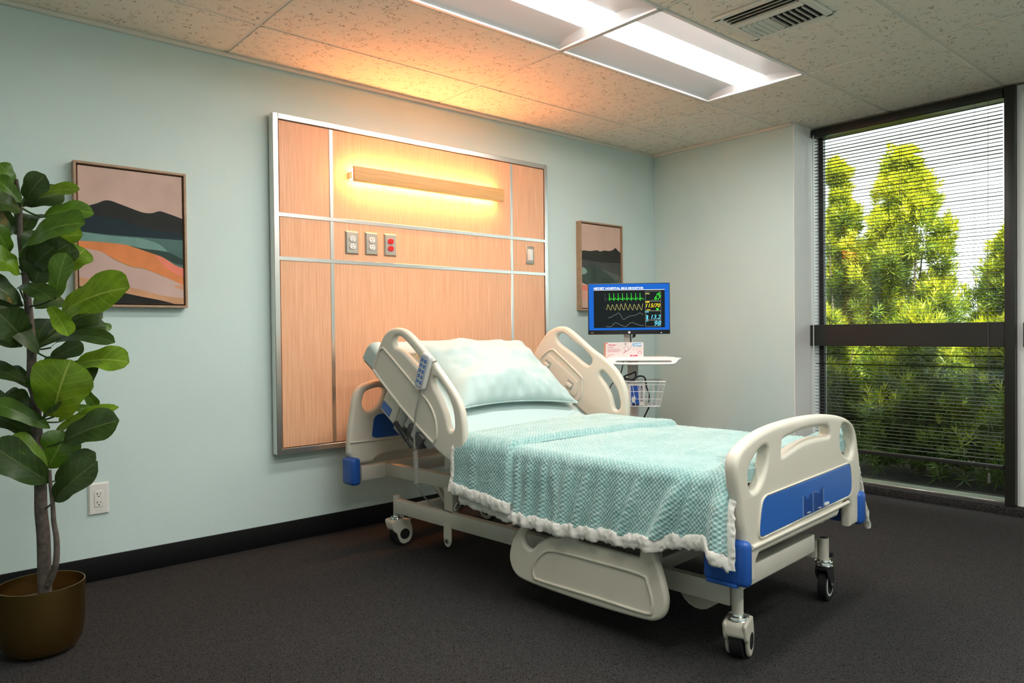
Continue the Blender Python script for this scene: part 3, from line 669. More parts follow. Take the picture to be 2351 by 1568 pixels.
plate('latch_cover', [crom([(.628, .872), (.588, .912), (.570, .915), (.395, .792), (.388, .770), (.40, .70), (.55, .79)], 2, True)], .006, .002, 'cream', sidem(.498, 1), lt, 1)
for (y, z) in ((.590, .868), (.432, .765)):
    m_ = Matrix.Translation((.494, y, z)) @ Matrix.Rotation(R(33), 4, 'X')
    box('latch_recess', -.0015, .002, -.022, .022, -.022, .022, 'greypl', lt, .001, 1, m_)
    box('latch_button', -.012, .002, -.020, .016, -.014, .006, 'cream', lt, .003, 2, m_)
lo = crom([(-.185, .360), (-.161, .318), (-.139, .286), (-.111, .245), (-.094, .194), (-.097, .155), (-.12, .12), (-.164, .103), (-.276, .096), (-.517, .092), (-.71, .098), (-.762, .109), (-.79, .133), (-.801, .169), (-.798, .208), (-.775, .282), (-.752, .327), (-.73, .380), (-.69, .408), (-.45, .412), (-.26, .404)], 3, True)
lh1 = crom([(-.203, .228), (-.177, .242), (-.172, .269), (-.190, .300), (-.22, .335), (-.29, .368), (-.355, .372), (-.362, .345), (-.354, .302), (-.30, .292), (-.25, .262), (-.226, .240)], 3, True)
lh2 = crom([(-.430, .312), (-.424, .362), (-.50, .374), (-.66, .370), (-.695, .350), (-.697, .308), (-.68, .300), (-.564, .302), (-.46, .303)], 3, True)
lrim = crom([(-.225, .151), (-.236, .188), (-.273, .227), (-.329, .248), (-.519, .251), (-.705, .248), (-.732, .228), (-.751, .169), (-.747, .142), (-.723, .125), (-.517, .126), (-.256, .124), (-.23, .133)], 3, True)
rail('foot_side_rail', lo, [lh1, lh2], lrim, -.496, 1, .032, .013)
frl = rail('foot_side_rail', lo, [lh1, lh2], lrim, .470, -1, .032, .013)
for y in (-.35, -.60): box('rail_arm', -.470, -.30, y-.018, y+.018, .362, .384, 'steel', bed, .003); box('rail_arm', .30, .44, y-.018, y+.018, .362, .384, 'steel', bed, .003)

# deck frame, cross bars, base
for x in (-.285, .245): box('deck_rail', x-.02, x+.02, -1.0, 1.0, .325, .387, 'steel', bed, .003)
box('head_cross_bar', -.445, .405, .98, 1.03, .318, .387, 'steel', bed, .003)
box('foot_cross_bar', -.440, .10, -1.030, -.985, .258, .318, 'steel', bed, .003)
for s, x in ((-1, -.443), (1, .403)): MB().cyl((x, 1.005, .352), (x+s*.014, 1.005, .352), .012, seg=12).build('bar_bolt', 'chrome', bed)
for y in (-.75, -.30, .18): box('deck_cross_bar', -.30, .26, y-.02, y+.02, .34, .38, 'steel', bed, .002)
for y0_, y1_ in ((-.99, -.66), (-.64, -.25), (-.23, .14)):
    box('deck_panel', -.42, .40, y0_, y1_, .425, .445, 'steel', bed, .006)
for y in (-.9, -.45, .0): box('deck_stand', -.04, .0, y-.02, y+.02, .387, .425, 'steel', bed)
for x in (-.285, .245):
    for y in (-.88, -.45, .05): box('deck_post', x-.015, x+.015, y-.02, y+.02, .387, .426, 'steel', bed)
c32, s32 = math.cos(R(32)), math.sin(R(32))
bmx = Matrix.Translation((0, .18, .446)) @ Matrix.Rotation(R(32), 4, 'X')
bk = box('backrest_frame', -.40, .38, .02, .78, -.02, .005, 'steel', bed, .006, 2, bmx)
for x in (-.30, .28): box('backrest_strut', x-.015, x+.015, .0, .74, -.055, -.02, 'steel', bk, .003, 1, bmx)
tube('backrest_actuator', [(-.02, .62, .70), (-.02, .10, .36)], .022, 'darkgrey', bed, 14)
for x in (-.335, .335):
    b_ = box('base_rail', x-.018, x+.018, -.945, .845, .165, .232, 'steel', bed, .003)
for y in (.72, .10, -.60, -.90): box('base_cross_bar', -.318, .318, y-.02, y+.02, .175, .225, 'steel', bed, .003)
box('power_unit', -.10, .12, -.35, -.05, .24, .31, 'greypl', bed, .015)
for y in (.475, -.62):
    for x in (-.300, .300): box('lift_post', x-.018, x+.018, y-.030, y+.030, .215, .335, 'steel', bed, .003)
for y in (.475, -.62):
    for x in (-.262, .262):
        pydata('lift_gusset', [(x+dx, yy, zz) for dx in (-.004, .004) for yy, zz in ((y+.03, .22), (y+.20, .33), (y+.14, .33), (y+.09, .24))], [(0, 1, 2, 3), (7, 6, 5, 4), (0, 4, 5, 1), (1, 5, 6, 2), (2, 6, 7, 3), (3, 7, 4, 0)], 'steel', bed, False)
tube('lift_arm', [(-.22, .08, .20), (-.22, -.28, .34)], .016, 'steel', bed, 12); tube('lift_arm', [(.22, .08, .20), (.22, -.28, .34)], .016, 'steel', bed, 12)
tube('lift_actuator', [(.03, .25, .27), (.03, -.5, .24)], .022, 'steel', bed, 14)
pydata('motor_guard', *(lambda P: (P, [tuple(range(10)), tuple(range(19, 9, -1))]+[(i, (i+1) % 10, 10+(i+1) % 10, 10+i) for i in range(10)]))(
    [(xx, -.80+.075*math.cos(R(180+18*k*1.0+9)) if 0 < k < 9 else (-.80-.075 if k == 0 else -.80+.075), .165-.06*math.sin(R(20*k))) for xx in (-.30, -.12) for k in range(10)]), 'steel', bed)
for y in (.44, -.60):
    u = plate('pivot_bracket', [crom([(y-.024, .185), (y-.026, .12), (y-.018, .088), (y, .078), (y+.018, .088), (y+.026, .12), (y+.024, .185)], 3)], .006, .001, 'steel', sidem(-.352, 1), bed, 1)
    MB().cyl((-.354, y, .105), (-.362, y, .105), .011, seg=6).build('bolt', 'brass_screw', u)
tube('wire_hook', [(-.30, .375, .32), (-.32, .385, .275), (-.325, .405, .245), (-.325, .42, .25), (-.32, .41, .275)], .003, 'chrome', bed, 6, sub=5)
for k in range(6):
    a_ = random.Random(k); pts = [(-.16+.04*k+a_.uniform(-.02, .02), .62-a_.uniform(0, .05), .392), (-.20+.05*k, .50+a_.uniform(-.05, .05), .44+a_.uniform(0, .04)), (-.16+.05*k, .38+a_.uniform(-.05, .05), .455), (-.12+.04*k, .24, .395)]
    tube('cable', pts, .0045, 'lightpl' if k % 2 else 'greycable', bed, 6, sub=6)
box('cable_box', -.235, -.175, .52, .60, .386, .455, 'lightpl', bed, .006)
# bumpers at the four corners
def bumper(x0, x1, y0, y1, z0, z1): return box('corner_bumper', x0, x1, y0, y1, z0, z1, 'blue', bed, .018, 4)
bumper(-.505, -.468, -1.086, -.935, .288, .425); bumper(.395, .452, -1.085, -.95, .30, .425)
for y in (-.97,): box('bumper_edge', -.507, -.49, -1.05, -.95, .284, .296, 'blue', bed, .003)
bh = bumper(-.515, -.462, .955, 1.055, .302, .436); bumper(.424, .476, .955, 1.055, .302, .436)
# backrest mechanism under the near head rail
mx = Matrix.Translation((-.462, .672, .690)) @ Matrix.Rotation(R(33), 4, 'X')
br = box('rail_bracket', -.03, .03, -.055, .075, -.045, .085, 'cream', bed, .012, 3, mx)
box('blue_label', -.0325, -.0300, -.010, .065, -.030, .012, 'bluepanel', br, .001, 1, mx)
box('latch_housing', -.034, .030, -.115, -.058, -.055, .080, 'greypl', br, .010, 3, mx)
box('hinge_leaf', -.02, .03, -.25, -.12, -.03, .03, 'darkgrey', br, .005, 2, mx)
mxs = [Matrix.Translation((-.462, y, z)) @ Matrix.Rotation(R(33), 4, 'X') for y, z in ((.545, .655), (.50, .615))]
for m_ in mxs: box('hinge_rib', -.025, .028, -.012, .012, -.04, .06, 'lightpl', br, .004, 2, m_)
tube('gas_strut', [(-.500, .622, .640), (-.497, .575, .595), (-.495, .545, .565)], [.012, .013, .010], 'blackpl', br, 12)
tube('strut_tip', [(-.495, .545, .565), (-.49, .52, .535)], .007, 'blackpl', br, 10)
pydata('guide_plate', [(-.47+dx, y, z) for dx in (0, .006) for y, z in ((.44, .60), (.385, .575), (.39, .545), (.425, .535), (.46, .56))], [(0, 1, 2, 3, 4), (9, 8, 7, 6, 5)]+[(i, (i+1) % 5, 5+(i+1) % 5, 5+i) for i in range(5)], 'greypl', br, False)

# casters
def caster(x, y, rz, black=False):
    c = empty('caster', (x, y, 0), rz); c.parent = bed
    if not black:
        MB().cyl((0, 0, .134), (0, 0, .242), .0185, seg=20).build('stem', 'steel', c)
        MB().lathe([(.008, .146), (.018, .146), (.020, .140), (.032, .139), (.034, .134), (.030, .131), (.034, .127), (.030, .122), (.008, .122)], seg=28).build('swivel_ring', 'chrome', c)
        ol = crom([(-.042, .128), (.045, .128), (.056, .110), (.066, .075), (.066, .045), (.052, .018), (.028, .006), (.004, .012), (-.010, .035), (-.020, .062), (-.036, .075), (-.044, .10)], 3, True)
        hs = None
        for s in (-1, 1):
            o = plate('housing_cheek', [ol], .014, .006, 'cream', sidem(s*.031, 1), c, 2)
            MB().cyl((s*.0375, .022, .056), (s*.0395, .022, .056), .026, seg=24).build('hub_cap', 'rubber', o)
        box('housing_top', -.036, .036, -.044, .052, .078, .128, 'cream', c, .014, 3)
        MB().cyl((-.020, .022, .056), (.020, .022, .056), .055, seg=32).build('wheel', 'rubber', c)
        box('brake_pedal', -.022, .022, .050, .078, .108, .120, 'darkgrey', c, .003)
    else:
        MB().cyl((0, 0, .160), (0, 0, .245), .0185, seg=20).build('stem', 'steel', c)
        MB().cyl((0, 0, .2425), (0, 0, .2455), .016, seg=20).build('stem_cap', 'rubber', c)
        MB().lathe([(.008, .165), (.024, .163), (.026, .157), (.033, .155), (.034, .149), (.030, .146), (.034, .142), (.029, .136), (.008, .136)], seg=28).build('swivel_ring', 'chrome', c)
        ol = crom([(-.030, .136), (.034, .136), (.040, .115), (.046, .070), (.036, .046), (.018, .048), (.002, .075), (-.014, .095), (-.030, .110)], 3, True)
        for s in (-1, 1): plate('fork', [ol], .004, .001, 'rubber', sidem(s*.022, 1), c, 1)
        box('fork_top', -.022, .022, -.03, .034, .124, .137, 'rubber', c, .004)
        w = MB().cyl((-.015, .026, .0615), (.015, .026, .0615), .0612, seg=36).build('wheel', 'rubber', c)
        for s in (-1, 1):
            MB().cyl((s*.0152, .026, .0615), (s*.0165, .026, .0615), .045, seg=32).build('wheel_rim', 'lightpl', w)
            MB().cyl((s*.0166, .026, .0615), (s*.0175, .026, .0615), .036, seg=32).build('wheel_disc', 'rubber', w)
            MB().cyl((s*.0230, .026, .0615), (s*.030, .026, .0615), .008, seg=12).build('axle_nut', 'chrome', c)
        box('brake_lever', -.012, .012, .03, .075, .148, .158, 'chrome', c, .003); box('brake_pad', -.016, .016, .055, .078, .158, .172, 'rubber', c, .003)
    return c
caster(-.340, -.965, R(-75)); caster(.340, -.965, R(-84), True); caster(-.320, .865, R(-98)); caster(.335, .865, R(20))

# ------------------------------------------------------------------ remote on the near head rail
rm = empty('bed_remote', BED, BR, 'grey bed remote with blue keypad buttons hanging on the head rail by its hook', 'remote')
rmx = Matrix.Translation((-.547, .352, .882)) @ Matrix.Rotation(R(21.5), 4, 'X') @ Matrix(((0, 0, -1, 0), (-1, 0, 0, 0), (0, 1, 0, 0), (0, 0, 0, 1)))
plate('body', [rrect(-.030, .030, -.080, .080, .018)], .024, .007, 'lightpl', rmx, rm)
fp = plate('keypad', [rrect(-.0215, .0215, -.068, .068, .014)], .003, .001, 'lightpl', rmx @ Matrix.Translation((0, 0, .0122)), rm, 1)
tube('keypad_border', [rmx @ Vector((x, y, .0136)) for x, y in rrect(-.0205, .0205, -.067, .067, .0135)], .0010, 'bluepanel', fp, 5, True)
for r_ in range(5):
    for c_ in (-1, 1):
        kx, ky = c_*.0098, .050-r_*.024
        k_ = box('button', -.0062, .0062, -.0072, .0072, 0, .0022, 'bluepanel', fp, .0015, 1, rmx @ Matrix.Translation((kx, ky, .0135)))
        box('button_mark', -.003, .003, -.0012, .0012, .0022, .0025, 'lightpl', fp, 0, 1, rmx @ Matrix.Translation((kx, ky, .0135)))
tube('hook', [(-.540, .322, .908), (-.534, .306, .922), (-.522, .298, .926)], .005, 'greypl', rm, 8, sub=4)
tube('cord', [(-.550, .378, .805), (-.554, .382, .76), (-.558, .398, .70), (-.558, .408, .64), (-.555, .413, .58), (-.552, .414, .55), (-.550, .4225, .540)], .0036, 'greycable', rm, 8, sub=5)
coil = [(-.550+.0090*math.sin(q), .4135-.0002*q/6.28+.0090*math.cos(q), .540-.0058*q/6.28) for q in np.linspace(0, 2*math.pi*24, 24*10)]
tube('coiled_cord', coil, .0026, 'greycable', rm, 6)
tube('cord_tail', [(-.550, .4175, .401), (-.54, .405, .38), (-.50, .425, .335), (-.43, .44, .28), (-.345, .42, .235)], .0028, 'greycable', rm, 6, sub=5)

# ------------------------------------------------------------------ mattress, sheet
def spath(n=170, y0=-1.0):
    """path of the mattress top: flat, bend, raised back"""
    fl = .12-y0; ar = .3*R(32); st = .70; S = np.linspace(0, fl+ar+st, n); P = []
    for s in S:
        if s < fl: P.append((y0+s, .58, 0))
        elif s < fl+ar: q = (s-fl)/.3; P.append((.12+.3*math.sin(q), .58+.3*(1-math.cos(q)), q))
        else: d = s-fl-ar; P.append((.12+.3*s32+d*c32, .58+.3*(1-c32)+d*s32, R(32)))
    return S, np.array(P)
def sweep(xw, th, grow, nx=70, n=190, ends=6, wr=0, seed=1):
    S, P = spath(n); r = .035
    # half profile arc-length
    pr = []
    for k in range(9): pr.append((-xw, -th+(th-r)*k/9))
    for k in range(9): q = math.pi*(1-k/18); pr.append((-xw+r+r*math.cos(q), -r+r*math.sin(q)))
    top = np.linspace(-xw+r, xw-r, nx); prof = np.array(pr+[(x, 0) for x in top]+[(-a, b) for a, b in pr[::-1]])
    rows = []
    def row(i, d, e):
        y, z, q = P[i]; h = np.minimum(prof[:, 1], -d)+grow; x = prof[:, 0]*(1+grow/xw) if d == 0 else prof[:, 0]*(1+grow/xw-(d > .1)*0)
        return np.stack([x, y+e*math.cos(q)-h*math.sin(q), z+e*math.sin(q)+h*math.cos(q)], -1)
    for k in range(ends, 0, -1): q = k/ends; rows.append(row(0, th*q**1.6, -.022*math.sin(q*math.pi/2)))
    for i in range(n): rows.append(row(i, 0, 0))
    for k in range(1, ends+1): q = k/ends; rows.append(row(n-1, th*q**1.6, .022*math.sin(q*math.pi/2)))
    return np.array(rows), prof, S
m_, _, _ = sweep(.432, .115, 0, 20, 60)
m_[..., 0] -= .012
mo = gridmesh('mattress', m_.transpose(1, 0, 2), 'mattress', None, closed_u=True); mo.location = BED; mo.rotation_euler = (0, 0, BR)
tag(mo, 'foam mattress on the hospital bed, bent up at the head under its sheet', 'mattress')
P, prof, S = sweep(.438, .105, .005, 110, 260)
P[..., 0] -= .012
a_, b_ = P.shape[:2]
rowp = np.concatenate([np.zeros(6), S, np.full(6, S[-1])])
w1 = noise2((a_, b_), (14, 10), 3); w2 = noise2((a_, b_), (46, 18), 5)
bend = np.exp(-((rowp-1.26)/.07)**2)[:, None]; edge = np.clip((np.abs(P[..., 0]+.012)-.20)/.22, 0, 1)
cre = np.zeros((a_, b_))
for sy, sx, ang, L_, A_ in ((1.30, .33, .35, .16, .006), (1.27, .28, .5, .12, .005), (1.24, .36, .25, .14, .006), (1.28, -.30, -.5, .15, .006), (1.22, -.34, -.35, .14, .007), (1.33, -.36, -.6, .12, .005), (1.36, -.10, -.3, .2, .003), (1.50, .1, .9, .2, .003), (1.62, -.2, .7, .22, .0025)):
    dx = P[..., 0]-sx; ds = rowp[:, None]-sy; a1 = dx*math.cos(ang)+ds*math.sin(ang); a2 = -dx*math.sin(ang)+ds*math.cos(ang)
    cre += A_*np.exp(-(a2/.010)**2-(a1/L_)**2)
P[..., 2] += .0025*w1+.002*w2*edge+.004*bend*edge*w2+cre
so = gridmesh('fitted_sheet', P, 'sheet', None); so.location = BED; so.rotation_euler = (0, 0, BR)
tag(so, 'pale aqua fitted sheet stretched over the mattress', 'sheet')

# ------------------------------------------------------------------ pillow
n, m2 = 120, 84; U, V = np.meshgrid(np.linspace(-1, 1, n), np.linspace(-1, 1, m2), indexing='ij')
def pillow_half(top):
    pin = .86+.14*np.abs(U)**2; pin2 = .88+.12*np.abs(V)**2
    x = .375*U*pin2; y = .262*V*pin
    t = (1-np.abs(U)**3.2)**.62*(1-np.abs(V)**2.8)**.58
    edge = np.clip(np.minimum(1-np.abs(U), 1-np.abs(V))*6, 0, 1)
    wr = noise2((n, m2), (16, 12), 11)*.006*edge+noise2((n, m2), (6, 5), 12)*.014*edge+.007*np.sin(9*V+5*U+3*noise2((n, m2), (4, 4), 14))*np.exp(-((U+.55)/.35)**2-((V-.45)/.4)**2)
    rad = np.sin(U*31+2*V)*np.exp(-((1+V)/.34)**2)*.0075*edge+np.sin(V*23)*np.exp(-((1-U)/.25)**2)*.003*edge
    z = (.108*t+wr+rad) if top else (-.045*t)
    return np.stack([x, y, z], -1)
A = pillow_half(True); B = pillow_half(False)
pts = np.concatenate([A.reshape(-1, 3), B.reshape(-1, 3)]); idx = np.arange(n*m2).reshape(n, m2)
q = np.stack([idx[:-1, :-1], idx[1:, :-1], idx[1:, 1:], idx[:-1, 1:]], -1).reshape(-1, 4)
PM = Matrix.Translation((.035, .12+.3*s32+.325*c32, .58+.3*(1-c32)+.325*s32)) @ Matrix.Rotation(R(32), 4, 'X') @ Matrix.Rotation(R(-4), 4, 'Z') @ Matrix.Translation((0, 0, .056)) @ Matrix.Rotation(R(3), 4, 'X')
me = bpy.data.meshes.new('pillow'); me.from_pydata([tuple(PM @ Vector(p)) for p in pts], [], [tuple(f) for f in q]+[tuple((f+n*m2)[::-1]) for f in q])
bm_ = bmesh.new(); bm_.from_mesh(me); bmesh.ops.remove_doubles(bm_, verts=bm_.verts, dist=.0004); bmesh.ops.recalc_face_normals(bm_, faces=bm_.faces); bm_.to_mesh(me); bm_.free()
pw = link('pillow', me, 'pillow', None, True, None); pw.location = BED; pw.rotation_euler = (0, 0, BR)
tag(pw, 'plump pale aqua pillow leaning on the raised backrest', 'pillow')
rim_ = [A[i, 0] for i in range(n)]+[A[-1, j] for j in range(1, m2)]+[A[i, -1] for i in range(n-2, -1, -1)]+[A[0, j] for j in range(m2-2, 0, -1)]
tube('piping', [tuple(PM @ Vector(p)) for p in rim_], .004, 'pillow', pw, 6, True)

# ------------------------------------------------------------------ blanket
bl_root = empty('knit_blanket', BED, BR, 'aqua waffle-knit blanket with white fleece edge folded back over the bed', 'blanket')
XE, ZT, RC = .478, .600, .03; XC = -.018
sm = lambda a, b, x: (lambda t: t*t*(3-2*t))(np.clip((x-a)/(b-a), 0, 1))
NF = [(.06, .05, .012, .02), (-.165, .00, .018, .010), (-.225, .05, .020, .016), (-.30, .04, .020, .012), (-.345, -.12, .015, .016), (-.42, .14, .020, .018), (-.50, .22, .016, .012), (-.565, .18, .018, .016), (-.64, .10, .012, .02), (-.715, .34, .020, .014), (-.865, .44, .044, .024), (-.92, .30, .014, .014), (-1.022, .04, .080, .034)]
def blanket(v, ns, Ln, Lf, off, seed, foot=True, head_drop=True, yfoot=None):
    """v: rows along the bed (head->foot param), returns points, s-coordinate"""
    nv = len(v); v2 = v[:, None]
    a = (Ln-RC)[:, None]; b = (Lf-RC)[:, None]; ar = RC*math.pi/2; T = 2*(XE-RC)
    k = np.linspace(0, 1, ns)[None]
    s = -a+(a+ar*2+T+b)*k
    d_near = np.clip(-s, 0, None); d_far = np.clip(s-(2*ar+T), 0, None)
    q1_ = np.clip(s/RC, 0, math.pi/2); q2_ = np.clip((s-ar-T)/RC, 0, math.pi/2); tx = np.clip(s-ar, 0, T)
    x = -XE+RC*(1-np.cos(q1_))+tx+RC*np.sin(q2_); z = ZT-RC+RC*np.sin(q1_)-RC*(1-np.cos(q2_))-d_near-d_far
    y = np.repeat(v2, ns, 1)
    hang = np.clip((.03-s)/.29, 0, 1)
    on = sm(ar, -.05, s)
    nz = noise2((nv, ns), (max(3, nv//45), 14), seed)
    out = .010+.006*nz
    for (yi, ki, A_, w_) in NF: out = out+A_*np.exp(-((y-yi-ki*d_near)/w_)**2)
    x = x-(out*(.30+.70*hang**.8)+.012*hang)*on
    y = y+.006*nz*on*hang
    fo_n = (s > 2*ar+T-.02).astype(float); x = x+fo_n*(d_far/.26)*(.02+.10*sm(-.70, -1.02, v2)+.008*nz)
    onT = sm(0, .08, s)*sm(2*ar+T, 2*ar+T-.08, s)
    z = z+onT*(.004*noise2((nv, ns), (max(3, nv//50), 9), seed+1)+.006*np.cos((s-ar-T/2)/T*math.pi))
    # ridges on the top: bunched cloth at the foot, small creases
    z = z+.050*np.exp(-((y+.985)/.040)**2)*sm(-.02, .08, s)*(.45+.55*sm(.45, .9, s))
    for (xa, ya, an, L_, A_) in ((.26, -.62, .35, .10, .010), (.10, -.42, .2, .12, .006), (-.28, -.92, .75, .13, .026), (-.38, -.975, .5, .08, .020), (-.05, -.955, .1, .10, .012), (.30, -.86, .2, .12, .008), (-.1, -.7, .1, .2, .004)):
        dx = x-xa; dy = y-ya; a1 = dx*math.cos(an)+dy*math.sin(an); a2 = -dx*math.sin(an)+dy*math.cos(an)
        z = z+A_*np.exp(-(a2/.018)**2-(a1/L_)**2)*onT
    P = np.stack([x+XC, y, z], -1)
    du = np.gradient(P, axis=1); dv = np.gradient(P, axis=0); nn = np.cross(dv, du); nn /= np.linalg.norm(nn, axis=-1, keepdims=True)+1e-9
    nn *= np.sign(nn[..., 2:3].mean())*1.0
    if nn[nv//2, ns//2, 2] < 0: nn = -nn
    return P+nn*off, nn, s, d_near
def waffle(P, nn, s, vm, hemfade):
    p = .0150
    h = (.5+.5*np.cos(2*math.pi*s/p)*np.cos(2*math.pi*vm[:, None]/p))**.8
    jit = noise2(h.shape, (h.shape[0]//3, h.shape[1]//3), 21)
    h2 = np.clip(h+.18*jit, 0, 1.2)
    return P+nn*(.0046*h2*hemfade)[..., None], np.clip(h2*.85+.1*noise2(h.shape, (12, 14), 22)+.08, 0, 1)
RES = .0026
# lower layer
vA = np.arange(.150, -1.060, -RES)
def LnA(y): return np.interp(y, [-1.06, -1.0, -.96, -.88, -.75, -.39, -.105, .05, .15], [.228, .228, .208, .216, .248, .268, .268, .250, .238])
def LfA(y): return np.interp(y, [-1.06, -.9, -.6, .15], [.33, .27, .22, .20])
vy = np.maximum(vA, -1.030)
PA, nA, sA, dA = blanket(vA, 560, LnA(vA), LfA(vA), .006, 31)
PA[..., 1] = np.where(PA[..., 1] < -1.035, -1.035, PA[..., 1]); PA[..., 2] -= np.clip(-1.035-vA, 0, 1)[:, None]*1.2
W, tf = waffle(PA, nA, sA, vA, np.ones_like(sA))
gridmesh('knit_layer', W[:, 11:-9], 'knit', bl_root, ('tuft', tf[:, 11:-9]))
gridmesh('fleece_lining', (PA-nA*.006)[::4, ::4], 'lining', bl_root)
# upper folded layer
vB = np.arange(.190, -.135, -RES)
LnB = np.interp(vB, [-.135, -.1, .0, .15, .19], [.236, .232, .218, .205, .205]); LfB = np.full(len(vB), .16)
kk = np.linspace(0, 1, 560)[None]
PB, nB, sB, dB = blanket(vB, 560, LnB, LfB, .030, 31)
fr2 = (.190-vB)/(.190+.135)
PB[..., 1] += (fr2[:, None]**3)*.012*noise2((len(vB), 560), (1, 9), 77)
PB[..., 1] -= (fr2[:, None]**1.5)*np.clip((PB[..., 0]-XC+.40)/.85, 0, 1)**.7*.115          # the fold runs slightly askew
eh = np.clip((fr2-.93)/.07, 0, 1); ee = np.clip((.05-fr2)/.05, 0, 1)
PB -= nB*((eh**2)*.026+(ee**2)*.016)[:, None, None]
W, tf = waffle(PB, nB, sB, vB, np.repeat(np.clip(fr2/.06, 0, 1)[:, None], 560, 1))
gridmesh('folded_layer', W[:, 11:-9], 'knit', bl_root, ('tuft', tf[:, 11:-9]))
def fleece(name, C, D1, D2, r1, r2, seed):
    """fuzzy rolled edge: centre line C, cross axes D1 (thickness) and D2 (height)"""
    na = len(C); nb = 26; q = np.linspace(0, 2*math.pi, nb, endpoint=False)
    rr = 1+.20*noise2((nb, na), (11, max(4, na//4)), seed)+.12*noise2((nb, na), (5, max(4, na//14)), seed+1)
    P = C[None]+(np.cos(q)[:, None, None]*D1[None]*r1+np.sin(q)[:, None, None]*D2[None]*r2)*rr[..., None]
    o = gridmesh(name, P, 'fleece', bl_root, closed_u=True)
    return o
def res(C, n): 
    t = np.r_[0, np.cumsum(np.linalg.norm(np.diff(C, axis=0), axis=1))]; u = np.linspace(0, t[-1], n); return np.stack([np.interp(u, t, C[:, k]) for k in range(3)], -1)
for P_, nn_, nm in ((PA, nA, 'A'), (PB, nB, 'B')):
    C_ = P_[:, 0]; up_ = P_[:, 8]-P_[:, 0]; up_ /= np.linalg.norm(up_, axis=-1, keepdims=True)
    ker = np.ones(31)/31; pad = lambda a: np.stack([np.convolve(np.pad(a[:, k], 15, mode='edge'), ker, 'valid') for k in range(3)], -1)
    D1_ = pad(nn_[:, 0]); D1_ /= np.linalg.norm(D1_, axis=-1, keepdims=True); Cs_ = .75*C_+.25*pad(C_); Cs_[:, 0] = np.minimum(Cs_[:, 0], C_[:, 0]+.004); up_ = np.tile(np.array([0, 0, 1.]), (len(C_), 1))
    fleece('fleece_hem', Cs_+up_*.012, D1_, up_, .0085, .024, 41)
    C_ = P_[:, -1]; up_ = P_[:, -8]-P_[:, -1]; up_ /= np.linalg.norm(up_, axis=-1, keepdims=True)
    fleece('fleece_hem', C_+up_*.010, nn_[:, -1], up_, .011, .020, 43)
# edges: foot edge of the near overhang, head edge of the folded layer
k1 = int(np.argmin(np.abs(sA[-1]-.02)))
C_ = PA[-1, :k1]; fleece('fleece_edge', C_+np.array([0, .002, 0]), nA[-1, :k1], np.tile(np.array([0, 1., 0]), (k1, 1)), .012, .022, 45)
k2 = int(np.argmin(np.abs(sB[0]-.035)))
fleece('fleece_edge', PB[0, :k2]+nB[0, :k2]*.010, nB[0, :k2], np.tile(np.array([0, 1., 0]), (k2, 1)), .010, .014, 47)
k3 = int(np.argmin(np.abs(sA[-1]-(sA[-1, -1]-LfA(-1.06)))))
C_ = PA[-1, k3:]; fleece('fleece_edge', C_, nA[-1, k3:], np.tile(np.array([0, 1., 0]), (len(C_), 1)), .009, .012, 49)

# ------------------------------------------------------------------ monitor cart (local: x to its right, -y its front)
CR = R(-49.93); CP = (2.33, -.50, 0)
ct = empty('monitor_cart', CP, CR, 'white rolling pole cart with tray and wire basket beside the bed', 'cart')
box('column', .000, .070, -.02, .05, .10, .93, 'white', ct, .010, 3)
box('upper_column', -.020, .018, .0, .04, .93, 1.20, 'lightpl', ct, .005)
box('column_cover', .004, .066, -.024, -.019, .70, .88, 'lightpl', ct, .002)
for x in (.030, .040): MB().cyl((x, -.024, .775), (x, -.026, .775), .003, seg=8).build('cover_screw', 'darkgrey', ct)
tr = plate('tray', [crom([(-.165, .02), (-.165, -.20), (-.150, -.222), (.262, -.222), (.280, -.20), (.245, .02)], 2, True)], .010, .004, 'white', Matrix.Translation((0, 0, .877)), ct, 2)
plate('tray_handle', [crom([(-.160, .0), (.284, .0), (.298, -.040), (.280, -.088), (.235, -.102), (-.050, -.102), (-.110, -.082), (-.140, -.045)], 3, True), rrect(-.070, .262, -.082, -.042, .019)], .012, .005, 'white', Matrix.Translation((0, -.212, .879)) @ Matrix.Rotation(R(19), 4, 'X'), tr, 2)
box('tray_bracket', .005, .065, -.20, .04, .850, .870, 'white', ct, .004)
bs = empty('base', (0.035, .015, 0)); bs.parent = ct
for k in range(5):
    a_ = R(72*k+20); p1 = (.27*math.cos(a_), .27*math.sin(a_), .085)
    l = tube('base_leg', [(0, 0, .125), (.14*math.cos(a_), .14*math.sin(a_), .105), p1], [.026, .022, .016], 'white', bs, 12)
    MB().cyl((p1[0], p1[1], .0), (p1[0], p1[1], .0), .001, seg=3, caps=False).bm.free()
    w_ = MB().cyl((p1[0]-.012*math.sin(a_), p1[1]+.012*math.cos(a_), .036), (p1[0]+.012*math.sin(a_), p1[1]-.012*math.cos(a_), .036), .036, seg=20).build('wheel', 'rubber', bs)
    MB().cyl((p1[0], p1[1], .036), (p1[0], p1[1], .085), .009, seg=10).build('wheel_stem', 'chrome', w_)
MB().lathe([(.045, .09), (.052, .10), (.05, .13), (.04, .145)], seg=24).build('base_hub', 'white', bs)
